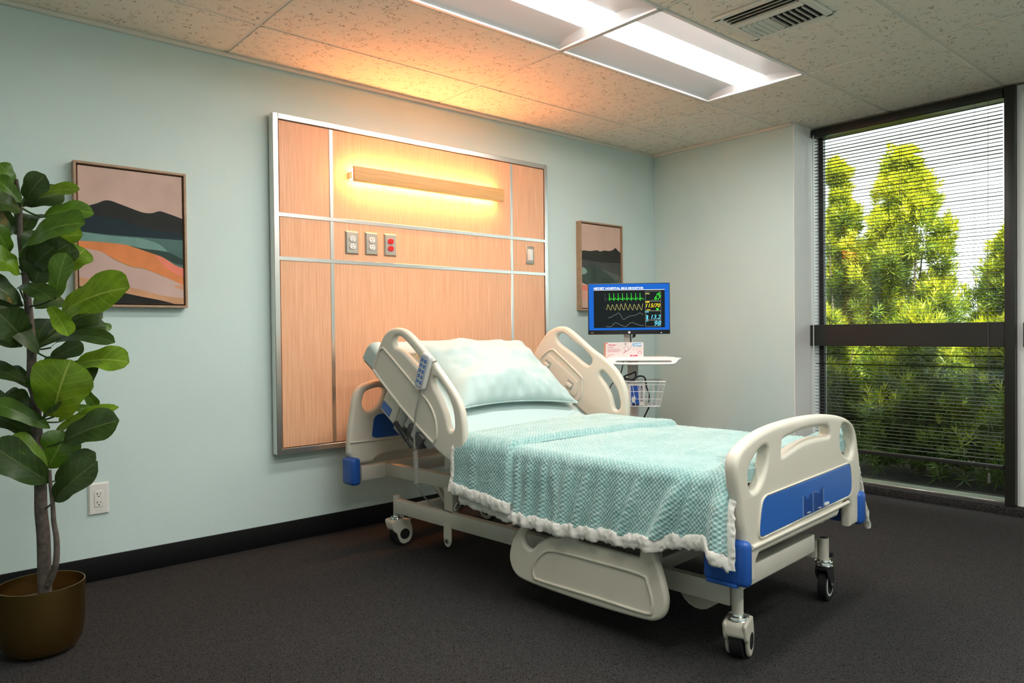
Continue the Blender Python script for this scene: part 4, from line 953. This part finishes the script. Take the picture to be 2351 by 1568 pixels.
# wire basket
bk_ = empty('basket', (0, 0, 0)); bk_.parent = ct
T_ = [(-.040, -.23, .738), (.226, -.23, .738), (.196, -.02, .738), (-.030, -.02, .738)]
B_ = [(.002, -.205, .586), (.192, -.205, .586), (.170, -.04, .586), (.006, -.04, .586)]
lerp = lambda a, b, t: tuple(np.array(a)*(1-t)+np.array(b)*t)
tube('basket_rim', T_, .0035, 'white', bk_, 8, True)
for lev in (.12, .40, .70, 1.0): tube('basket_wire', [lerp(T_[k], B_[k], lev) for k in range(4)], .0017 if lev < 1 else .0025, 'white', bk_, 6, True)
for (i, j, cnt) in ((0, 1, 8), (1, 2, 6), (2, 3, 7), (3, 0, 6)):
    for k in range(cnt):
        t_ = k/cnt; tube('basket_wire', [lerp(T_[i], T_[j], t_), lerp(B_[i], B_[j], t_)], .0016, 'white', bk_, 6)
for k in range(1, 8): tube('basket_wire', [lerp(B_[0], B_[1], k/8), lerp(B_[3], B_[2], k/8)], .0016, 'white', bk_, 6)
for k in range(1, 4): tube('basket_wire', [lerp(B_[0], B_[3], k/4), lerp(B_[1], B_[2], k/4)], .0016, 'white', bk_, 6)
box('basket_bracket', .010, .060, -.03, -.015, .62, .735, 'white', bk_, .002)

# monitor
mr = CR+R(7); mloc = (CP[0]+math.cos(CR)*.012, CP[1]+math.sin(CR)*.012, 0)
mn = empty('patient_monitor', (mloc[0]-math.sin(CR)*-.035, mloc[1]+math.cos(CR)*-.035, 1.023), mr, 'flat-screen heart monitor with blue-bordered display on the cart', 'monitor')
MW, MH = .256, .322
box('case', -MW, MW, -.012, .016, 0, MH, 'blackpl', mn, .004)
box('back_housing', -.12, .12, .016, .028, .04, .24, 'blackpl', mn, .006)
scr = box('screen', -MW+.005, MW-.005, -.0135, -.0115, .027, MH-.005, emitm('screen_blue', (.006, .135, .62), .36), mn)
def sc(u, v): return (-MW+.005+u*(2*MW-.01), .027+v*(MH-.032))
def lay(k): return facing(0, -.0137-.00012*k, 0)
def rect(nm, u0, v0, u1, v1, m, k, par=scr): return poly(nm, [sc(u0, v0), sc(u1, v0), sc(u1, v1), sc(u0, v1)], m, lay(k), par)
E_ = {k: emitm('display_'+k, c, s) for k, (c, s) in dict(white=((1, 1, 1), .45), black=((.004, .009, .009), .4), green=((.05, .85, .05), .42), olive=((.30, .45, .12), .3), grey=((.5, .55, .5), .25), yellow=((1, .72, .02), .45), khaki=((.75, .68, .22), .33), cyan=((.16, .72, .95), .42), dim=((.10, .10, .09), .3), line=((.55, .55, .45), .25)).items()}
rect('display_field', .06, .05, .945, .865, E_['black'], 1); rect('title_rule', .06, .865, .945, .875, E_['white'], 2)
text('title_text', 'HEYSET HOSPITAL EKG MONITOR', .0172, E_['white'], lay(3) @ Matrix.Translation((*sc(.06, .888), 0)), scr, bold=.0005, xs=1.18)
def trace(nm, pts, m, w, k=3): ribbon(nm, [sc(*p) for p in pts], w, m, lay(k), scr)
for i in range(9):
    u = .195+i*.0545; pts = [(u, .67), (u+.003, .66), (u+.006, .80), (u+.010, .63), (u+.014, .675), (u+.022, .672), (u+.027, .705), (u+.033, .67), (u+.045, .668), (u+.0545, .670)]
    trace('heart_trace', [(a+(.0 if i else .0), b) for a, b in pts], E_['dim'] if i == 0 else E_['green'], .0026 if i else .0016)
pts = [(.185, .50), (.20, .47), (.215, .44)]
for i in range(9):
    u = .222+i*.0545; hgt = (.555, .55, .56, .57, .58, .56, .555, .56, .57)[i]; pts += [(u, .44), (u+.006, .50), (u+.014, hgt), (u+.022, .54), (u+.034, .48), (u+.046, .44)]
pts = pts[:-3]; trace('pressure_trace', crom(pts[:4], 3), E_['dim'], .0016); trace('pressure_trace', crom(pts[3:], 3), E_['khaki'], .0020)
trace('breath_trace', crom([(.235, .27), (.265, .275), (.29, .30), (.31, .325), (.33, .33), (.35, .36), (.365, .37), (.385, .35), (.40, .31), (.42, .245), (.432, .228), (.45, .245), (.47, .27), (.50, .295), (.53, .31), (.56, .315), (.60, .335), (.62, .36), (.635, .372), (.65, .355), (.665, .345), (.675, .32)], 3), E_['grey'], .0015)
trace('oxygen_trace', crom([(.21, .09), (.24, .075), (.27, .075), (.29, .10), (.315, .15), (.345, .155), (.38, .125), (.42, .09), (.45, .08), (.47, .09), (.50, .14), (.53, .16), (.57, .145), (.61, .115), (.65, .097), (.678, .097)], 3), E_['grey'], .0015)
gx0, gx1 = .705, .895
for v0, v1 in ((.625, .835), (.415, .617), (.215, .407), (.075, .207)):
    pp = [sc(gx0, v0), sc(gx1, v0), sc(gx1, v1), sc(gx0, v1), sc(gx0, v0)]
    for a, b in zip(pp, pp[1:]): ribbon('readout_box', [a, b], .0014, E_['line'], lay(2), scr)
def tx(nm, s, u, v, size, m, sh=.25, b=.0003, xs=1.0): text(nm, s, size, m, lay(4) @ Matrix.Translation((*sc(u, v), 0)), scr, bold=b, shear=sh, align='RIGHT', xs=xs)
tx('rate_number', '67', .888, .645, .040, E_['green']); tx('pressure_number', '115/70', .884, .487, .034, E_['yellow']); tx('breath_number', '13.2', .890, .235, .038, E_['cyan']); tx('oxygen_number', '98', .890, .09, .044, E_['cyan'])
tx('unit_text', 'BPM', .888, .755, .012, E_['green'], 0, .0004); tx('lead_text', 'EKG', .758, .770, .013, E_['khaki'], 0, .0004); tx('pressure_text', 'NIBP', .757, .588, .013, E_['yellow'], 0, .0004)
tx('mean_text', 'mmHg', .765, .425, .009, E_['yellow'], 0, .0003); tx('gas_text', 'CO2', .745, .375, .012, E_['cyan'], 0, .0004); tx('small_text', '1  II', .80, .640, .007, E_['olive'], 0, .0002); tx('small_text', 'SPO2', .738, .180, .007, E_['cyan'], 0, .0002)
rect('green_block', .838, .425, .868, .465, E_['green'], 3); rect('level_bar', .715, .222, .724, .325, E_['cyan'], 3); rect('level_bar', .727, .222, .736, .315, E_['cyan'], 3)
poly('heart_dot', [(sc(.876, .80)[0]+.0035*math.cos(q), sc(.876, .80)[1]+.0035*math.sin(q)) for q in np.linspace(0, 6.0, 12)], E_['green'], lay(3), scr)
MB().cyl((0, -.0122, .0125), (0, -.0135, .0125), .0075, seg=20).build('badge', 'lightpl', mn)
box('power_led', .198, .203, -.0130, -.0118, .008, .0105, emitm('power_led', (.9, .95, 1), 2.0), mn)
box('maker_mark', -.243, -.222, -.0128, -.0118, .010, .013, 'greypl', mn)
box('mount_plate', -.05, .05, .028, .036, .10, .20, 'darkgrey', mn)

def cart2w(x, y, z): return (CP[0]+x*math.cos(CR)-y*math.sin(CR), CP[1]+x*math.sin(CR)+y*math.cos(CR), z)
cb = tube('monitor_cable', [cart2w(*p) for p in [(.022, -.03, 1.03), (.022, -.035, .96), (.01, -.02, .90)]], .0045, 'cable', None, 8, sub=4); tag(cb, 'short black cable hanging from under the heart monitor', 'cable')
pg = tube('cable_plug', [cart2w(*p) for p in [(.045, -.022, 1.03), (.044, -.022, 1.012), (.035, -.025, 1.000)]], [.010, .011, .003], 'cable', cb, 10); 
c1 = tube('power_cord', crom([cart2w(*p) for p in [(-.025, -.04, .86), (-.03, -.06, .82), (-.05, -.08, .76), (-.105, -.10, .70), (-.11, -.11, .63), (-.08, -.12, .58)]], 8), .0035, 'cable', None, 8); tag(c1, 'thin black cord looping down behind the far bed rail', 'cable')
c2 = tube('looped_cable', crom([cart2w(*p) for p in [(-.03, -.20, .753), (.005, -.20, .747), (.04, -.19, .742), (.05, -.14, .79), (.02, -.08, .775), (-.02, -.10, .760), (.02, -.16, .745), (.07, -.14, .765), (.105, -.12, .755), (.115, -.12, .70), (.13, -.13, .65), (.125, -.13, .60)]], 8), .005, 'cable', None, 8); tag(c2, 'thick black cable coiled into the wire basket of the cart', 'cable')
c3 = tube('trailing_cable', crom([cart2w(*p) for p in [(.13, -.12, .572), (.115, -.11, .54), (.095, -.10, .48), (.085, -.09, .30), (.10, -.05, .10), (.14, .03, .012), (.16, .16, .006), (.16, .30, .006)]], 8), .005, 'cable', None, 8); tag(c3, 'black cable trailing from the wire basket down to the carpet', 'cable')

# supply box on the tray
bxr = CR+R(12); bw = .116
sb = empty('supply_box', (*cart2w(-.018, -.185, 0)[:2], .880), bxr, 'white and pink medical supply box standing on the cart tray', 'box')
cardw = mat('white_carton', (.78, .70, .68), .55); cardp = mat('peach_carton_side', (.66, .46, .37), .55)
box('carton', -bw, bw, -.015, .055, 0, .094, cardw, sb, .001, 1)
box('side_print', -bw-.0006, -bw, -.0145, .0545, .001, .093, cardp, sb)
for k in range(5): box('side_text_line', -bw-.001, -bw-.0005, .0, .045, .020+.013*k, .024+.013*k, cardw, sb)
bf = facing(0, -.0155, 0); magenta = mat('magenta_print', (.70, .03, .14), .5); pinkp = mat('pink_print', (.62, .22, .26), .5); skyp = mat('sky_blue_print', (.10, .42, .72), .5); greyp = mat('grey_print', (.42, .38, .40), .5); whp = mat('white_print', (.85, .85, .85), .5)
text('brand_text', 'TERUMO', .012, magenta, bf @ Matrix.Translation((-bw+.014, .075, 0)), sb, .0003)
text('name_text', 'Surshield', .010, pinkp, bf @ Matrix.Translation((-bw+.010, .062, 0)), sb, .0002)
for k, w_ in enumerate((.075, .085, .070)): box('print_line', -bw+.010, -bw+.010+w_, -.0157, -.0155, .052-.0075*k, .0545-.0075*k, pinkp, sb)
for k, w_ in enumerate((.040, .018)): box('print_line', -bw+.010, -bw+.010+w_, -.0157, -.0155, .020-.009*k, .0225-.009*k, pinkp, sb)
tube('needle_drawing', [Vector((x, -.0157, z)) for x, z in crom([(.046, .086), (.040, .070), (.030, .052), (.016, .044), (.002, .046), (-.006, .056), (.0, .068), (.012, .071), (.022, .063), (.022, .050), (.008, .040), (-.008, .028)], 4)], .0008, pinkp, sb, 5)
ribbon('needle_tip', [(.006, .042), (-.010, .026)], .003, magenta, bf, sb)
poly('gauge_label', [(.050, .071), (.102, .071), (.102, .090), (.050, .090)], skyp, bf, sb); text('gauge_text', '22G', .016, whp, facing(0, -.0158, 0) @ Matrix.Translation((.055, .0745, 0)), sb, .0005); box('gauge_lines', .083, .100, -.0158, -.0156, .078, .085, whp, sb)
for zz in (.067, .050): box('print_rule', .050, .108, -.0157, -.0155, zz, zz+.0008, greyp, sb)
poly('size_label', [(.033, .010), (.078, .010), (.078, .018), (.033, .018)], magenta, bf, sb); text('size_text', 'SAFETY', .0065, whp, facing(0, -.0158, 0) @ Matrix.Translation((.042, .0118, 0)), sb, .0001)
tube('round_symbol', [Vector((.092+.010*math.cos(q), -.0157, .030+.010*math.sin(q))) for q in np.linspace(-1.0, 4.1, 20)], .0012, magenta, sb, 5)
box('tape_mark', .0, .010, -.0157, -.0155, .078, .0935, greyp, sb)
for zz in (.0, .089): box('corner_mark', -bw, -bw+.011, -.0157, -.0155, zz, zz+.005, magenta, sb)
# glove box in the basket
gb = empty('glove_box', (*cart2w(.045, -.155, 0)[:2], .589), CR+R(2), 'blue and white glove box standing in the wire basket', 'box')
gbl = mat('glove_box_blue', (.015, .09, .42), .5); gbw = mat('glove_box_white', (.72, .70, .68), .5); navy = mat('navy_print', (.012, .018, .05), .5)
box('carton', -.042, .058, -.036, .036, 0, .128, gbw, gb, .001, 1)
gf = facing(0, -.0364, 0)
poly('blue_panel', [(-.026, .004), (.024, .004), (.024, .122), (-.026, .122)], gbl, gf, gb)
poly('hand_print', [(-.020, .020), (-.004, .018), (.0, .035), (.002, .052), (-.006, .064), (-.012, .050), (-.018, .058), (-.021, .040)], gbw, facing(0, -.0367, 0), gb)
poly('navy_base', [(-.026, .0), (.018, .0), (.018, .012), (-.026, .012)], navy, facing(0, -.0367, 0), gb)
text('brand_text', 'MEDSOURCE', .0165, navy, facing(0, -.0366, 0) @ Matrix.Translation((.032, .120, 0)) @ Matrix.Rotation(R(-90), 4, 'Z'), gb, .0004)
box('side_label', -.0426, -.042, -.03, .03, .010, .040, navy, gb)

# ------------------------------------------------------------------ potted fiddle-leaf fig
TRUNK=[(-0.861,-0.669,0.205),(-0.861,-0.667,0.366),(-0.866,-0.661,0.465),(-0.866,-0.659,0.564),(-0.870,-0.654,0.675),(-0.873,-0.649,0.768),(-0.874,-0.647,0.848),(-0.883,-0.639,0.895),(-0.881,-0.639,1.006),(-0.887,-0.631,1.145),(-0.894,-0.624,1.256),(-0.904,-0.613,1.378),(-0.903,-0.612,1.478),(-0.910,-0.605,1.570)]
STEM=[(-0.853,-0.690,0.221),(-0.836,-0.717,0.291),(-0.832,-0.718,0.371),(-0.838,-0.712,0.432),(-0.840,-0.709,0.494),(-0.845,-0.704,0.567),(-0.845,-0.703,0.604)]
LEAVES=[
(-0.916,-0.599,1.554,-0.953,-0.593,1.616,0.04,0.5,0),(-0.903,-0.638,1.491,-0.966,-0.622,1.563,0.045,0.5,0),(-0.903,-0.652,1.462,-0.982,-0.676,1.482,0.063,0.6,2),
(-0.896,-0.618,1.512,-0.763,-0.706,1.542,0.045,0.8,1),(-0.891,-0.556,1.501,-0.782,-0.584,1.54,0.058,0.2,2),(-0.843,-0.625,1.458,-0.713,-0.671,1.476,0.061,0.5,0),
(-0.931,-0.656,1.32,-0.796,-0.865,1.41,0.108,0.6,0),(-0.82,-0.62,1.373,-0.743,-0.673,1.393,0.055,0.5,1),(-0.873,-0.642,1.225,-0.813,-0.666,1.372,0.127,-0.2,2),
(-0.783,-0.654,1.273,-0.728,-0.66,1.341,0.066,0.3,1),(-0.911,-0.688,1.256,-0.99,-0.725,1.297,0.071,0.6,1),(-0.935,-0.64,1.318,-0.979,-0.68,1.392,0.045,0.4,0),
(-0.919,-0.655,1.22,-0.858,-0.815,1.176,0.055,0.8,2),(-0.831,-0.76,1.169,-0.814,-0.825,1.297,0.055,0.2,0),(-0.831,-0.76,1.117,-0.694,-0.984,1.196,0.113,0.5,1),
(-0.847,-0.772,1.146,-0.822,-0.888,1.059,0.045,0.2,1),(-0.8,-0.681,1.088,-0.7,-0.728,1.13,0.058,0.3,2),(-0.786,-0.681,1.055,-0.683,-0.704,1.082,0.045,0.4,2),
(-0.696,-0.693,1.088,-0.658,-0.699,1.072,0.021,0.5,0),(-0.843,-0.672,1.028,-0.708,-0.855,1.042,0.05,0.7,2),(-0.865,-0.693,0.995,-0.983,-0.68,1.128,0.058,0.4,2),
(-0.875,-0.603,1.073,-0.921,-0.523,1.119,0.045,0.3,2),(-0.832,-0.656,0.971,-0.749,-0.688,1.015,0.045,0.4,2),(-0.773,-0.734,0.96,-0.639,-0.797,0.962,0.087,0.5,1),
(-0.861,-0.618,0.904,-0.788,-0.654,0.956,0.058,0.2,2),(-0.79,-0.693,0.951,-0.736,-0.767,0.904,0.071,0.3,2),(-0.859,-0.62,0.87,-0.939,-0.51,0.935,0.045,0.5,2),
(-0.847,-0.765,0.777,-0.817,-0.854,0.947,0.132,0.3,1),(-0.884,-0.6,0.797,-0.934,-0.516,0.858,0.04,0.4,2),(-0.873,-0.676,0.777,-0.982,-0.66,0.828,0.038,0.7,0),
(-0.737,-0.634,0.872,-0.692,-0.621,0.799,0.029,0.3,0),(-0.788,-0.67,0.812,-0.724,-0.699,0.791,0.024,0.6,0),(-0.844,-0.715,0.747,-0.981,-0.688,0.833,0.046,0.7,0),
(-0.877,-0.648,0.712,-0.973,-0.562,0.782,0.05,0.5,2),(-0.811,-0.704,0.698,-0.683,-0.815,0.76,0.082,0.3,2),(-0.843,-0.637,0.711,-0.676,-0.741,0.804,0.036,0.7,1),
(-0.812,-0.65,0.757,-0.774,-0.669,0.779,0.024,0.4,1),(-0.844,-0.651,0.602,-0.796,-0.678,0.71,0.088,0.2,0),(-0.853,-0.709,0.617,-0.931,-0.68,0.721,0.042,0.5,1),
(-0.849,-0.713,0.565,-0.99,-0.682,0.692,0.088,0.5,2),(-0.829,-0.665,0.559,-0.731,-0.722,0.643,0.052,0.4,2),(-0.846,-0.718,0.501,-0.754,-0.835,0.622,0.069,0.5,2)]

FP = Vector((-.87, -.665, 0))
fg = empty('potted_fig_tree', FP, 0, 'fiddle-leaf fig with broad glossy leaves in a brass pot', 'potted plant')
loc = lambda p: tuple(Vector(p)-FP)
pot = MB().lathe([(.060, .0), (.085, .003), (.104, .016), (.117, .040), (.124, .075), (.1265, .12), (.1275, .226), (.1245, .226), (.1235, .12), (.120, .075), (.112, .042), (.098, .020), (.05, .012)], seg=64).build('pot', 'brass', fg, 50)
MB().lathe([(.05, .150), (.1225, .150), (.1225, .160), (.09, .166), (.02, .168)], seg=40).build('soil', 'soil', fg)
tk = [loc(p) for p in TRUNK]; tk[0] = (tk[0][0], tk[0][1], .155)
tube('trunk', tk, [.021, .020, .019, .018, .017, .016, .015, .014, .014, .012, .010, .009, .007, .005], 'bark', fg, 14, sub=5)
tube('stem', [loc(p) for p in STEM], [.011, .010, .009, .008, .007, .006, .005], 'bark', fg, 10, sub=5)
camv = Vector((-.28, -.96, 0)).normalized()
def leaf(b, t, w, upk, kind, seed):
    rr = random.Random(seed); b = Vector(b); t = Vector(t); ax = t-b; L_ = ax.length*1.10; w *= 1.42; ax.normalize()
    nrm = (Vector((camv.x*.9, camv.y*.9, upk))+Vector((rr.uniform(-.35, .35), rr.uniform(-.2, .2), rr.uniform(-.2, .2)))); nrm = (nrm-ax*nrm.dot(ax)).normalized(); sd = ax.cross(nrm)
    na, nb = 15, 11; P = np.zeros((na, nb, 3)); ph = rr.uniform(0, 6.28); cup = rr.uniform(.10, .24); bend = rr.uniform(.06, .16)
    ws = [(0, .10), (.06, .34), (.18, .60), (.32, .72), (.46, .76), (.62, .92), (.76, 1.0), (.87, .92), (.95, .62), (.99, .28), (1, .06)]
    for i in range(na):
        q = 1-(1-i/(na-1))**1.15; hw = np.interp(q, [a for a, _ in ws], [c for _, c in ws])*w*.5
        for j in range(nb):
            c = -1+2*j/(nb-1); wav = .035*w*math.sin(q*13+ph+(2 if c > 0 else 0))*abs(c)**2*(1 if q < .97 else .3)
            rib = .012*w*math.cos(2*math.pi*((q-.275*abs(c))*7))*(1-abs(c))*abs(c)*3
            h = cup*abs(c)*hw+wav+rib-bend*L_*(2*q-1)**2+bend*L_*.35
            p = b+ax*(q*L_)+sd*(c*hw)+nrm*h; P[i, j] = p
    return P
for i, (bx_, by_, bz_, tx_, ty_, tz_, w_, u_, k_) in enumerate(LEAVES):
    P = leaf(loc((bx_, by_, bz_)), loc((tx_, ty_, tz_)), w_, u_, k_, i)
    lf = gridmesh('leaf', P, 'leaf%d' % k_, fg, uv=True)
    b0 = Vector(P[0, 5]); z_ = b0.z-.02; tn = min(tk, key=lambda p: abs(p[2]-z_))
    src = Vector(tn)
    if (src-b0).length < .14: tube('petiole', [src, (src+b0)/2+Vector((0, 0, -.004)), b0], [.0035, .003, .0028], 'leaf2', lf, 6, sub=3)
# a few leaves on the far side of the trunk
rr = random.Random(5)
for i in range(26):
    z_ = .74+.031*i; tn = Vector(min(tk, key=lambda p: abs(p[2]-z_))); az = R(rr.uniform(15, 170) if i % 3 else rr.uniform(-160, -20)); d = Vector((math.cos(az), math.sin(az), rr.uniform(.2, .8))).normalized()
    P = leaf(tn+d*.03, tn+d*rr.uniform(.13, .19), rr.uniform(.055, .085), .5, 2, 100+i)
    gridmesh('leaf', P, 'leaf2', fg, uv=True)

# ------------------------------------------------------------------ garden outside
struct(box('ground', 3.72, 16, -9, 6, -.25, -.12, 'mulch'))
def shrub(name, x, y, h, r, nwh, label, seed, bright=.5, zlo=.15, leaf_len=.095):
    g = np.random.default_rng(seed); t = empty(name, (x, y, -.12), 0, label, 'shrub', 'evergreen shrubs outside the window')
    tr_ = MB(); tops = []
    for k in range(5):
        a = g.uniform(0, 6.28); d = r*g.uniform(.15, .55)
        tr_.tube([(0.03*math.cos(a), .03*math.sin(a), 0), (d*.4*math.cos(a), d*.4*math.sin(a), h*.3), (d*math.cos(a), d*math.sin(a), h*.72)], [.035, .018, .004], 7, sub=3)
    tr_.build('trunk', 'outbark', t)
    # whorl centres: ragged column made of sub-crowns
    nl = 80; lob = []
    for k in range(nl):
        zz = g.uniform(.0, 1.0); a = g.uniform(0, 6.28); rad = r*(1.0-.88*zz**1.7)*g.uniform(.2, .85)
        lob.append((rad*math.cos(a), rad*math.sin(a), zlo+(h-zlo)*zz, r*g.uniform(.13, .36)*(1.2-.72*zz)))
    lob = np.array(lob); pick = g.integers(0, nl, nwh)
    dv = g.normal(size=(nwh, 3)); dv[:, 2] *= 1.0; dv /= np.linalg.norm(dv, axis=1, keepdims=True)
    c = lob[pick, :3]+dv*lob[pick, 3:4]*(g.uniform(.35, 1, (nwh, 1))**.5)*np.array([1, 1, 1.7])
    ok = c[:, 2] > .10; c = c[ok]; dv = dv[ok]; n_ = len(c)
    ax = dv*.8+np.array([0, 0, .75])+g.normal(size=(n_, 3))*.25; ax /= np.linalg.norm(ax, axis=1, keepdims=True)
    nlf = 15; tint = np.clip(.24+bright*(.55*(c[:, 2]/h)+.45*np.clip(dv[:, 2], 0, 1))*g.uniform(.5, 1.5, n_), 0, 1)  # paler new growth on top; shade low in the shrub painted into the colour
    e1 = np.cross(ax, np.array([.3, .9, .2])); e1 /= np.linalg.norm(e1, axis=1, keepdims=True); e2 = np.cross(ax, e1)
    ph = np.arange(nlf)*2.399; sp = np.linspace(.25, 1.25, nlf)
    d = (ax[:, None]*np.cos(sp)[None, :, None]+(e1[:, None]*np.cos(ph)[None, :, None]+e2[:, None]*np.sin(ph)[None, :, None])*np.sin(sp)[None, :, None])
    sdv = np.cross(d, ax[:, None]+.2); sdv /= np.linalg.norm(sdv, axis=2, keepdims=True)+1e-9
    L_ = leaf_len*g.uniform(.7, 1.15, (n_, nlf, 1)); wd = .0055*leaf_len/.095
    b = c[:, None]-ax[:, None]*np.linspace(0, .05, nlf)[None, :, None]
    v_ = np.stack([b, b+d*L_*.45+sdv*wd-np.array([0, 0, .004]), b+d*L_-np.array([0, 0, .012]), b+d*L_*.45-sdv*wd-np.array([0, 0, .004])], 2).reshape(-1, 3)
    nf = n_*nlf; me = bpy.data.meshes.new('foliage'); me.vertices.add(nf*4); me.vertices.foreach_set('co', v_.reshape(-1).astype(np.float32))
    me.loops.add(nf*4); me.loops.foreach_set('vertex_index', np.arange(nf*4, dtype=np.int32)); me.polygons.add(nf); me.polygons.foreach_set('loop_start', (np.arange(nf)*4).astype(np.int32)); me.update(calc_edges=True)
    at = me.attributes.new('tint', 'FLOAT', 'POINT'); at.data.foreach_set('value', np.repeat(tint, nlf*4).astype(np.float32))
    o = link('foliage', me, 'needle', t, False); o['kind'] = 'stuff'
    return t
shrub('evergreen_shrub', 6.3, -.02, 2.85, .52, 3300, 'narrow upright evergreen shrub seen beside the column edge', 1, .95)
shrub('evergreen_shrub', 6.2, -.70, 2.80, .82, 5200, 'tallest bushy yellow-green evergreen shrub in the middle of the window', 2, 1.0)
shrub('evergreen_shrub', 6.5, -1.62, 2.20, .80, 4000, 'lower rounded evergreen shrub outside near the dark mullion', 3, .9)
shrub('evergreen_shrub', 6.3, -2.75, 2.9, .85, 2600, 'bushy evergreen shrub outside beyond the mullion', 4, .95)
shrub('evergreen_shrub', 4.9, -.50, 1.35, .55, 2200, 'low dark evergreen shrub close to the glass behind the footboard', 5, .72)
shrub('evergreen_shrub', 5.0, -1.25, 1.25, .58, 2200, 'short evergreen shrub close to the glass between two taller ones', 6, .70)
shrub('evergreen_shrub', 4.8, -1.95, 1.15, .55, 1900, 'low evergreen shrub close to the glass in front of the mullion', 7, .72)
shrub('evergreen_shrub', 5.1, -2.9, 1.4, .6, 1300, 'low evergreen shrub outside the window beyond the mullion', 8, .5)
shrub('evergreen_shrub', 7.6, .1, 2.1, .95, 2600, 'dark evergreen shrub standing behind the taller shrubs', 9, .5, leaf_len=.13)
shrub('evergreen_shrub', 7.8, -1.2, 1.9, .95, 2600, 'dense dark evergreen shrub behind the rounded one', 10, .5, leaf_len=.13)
bpy.context.view_layer.update()
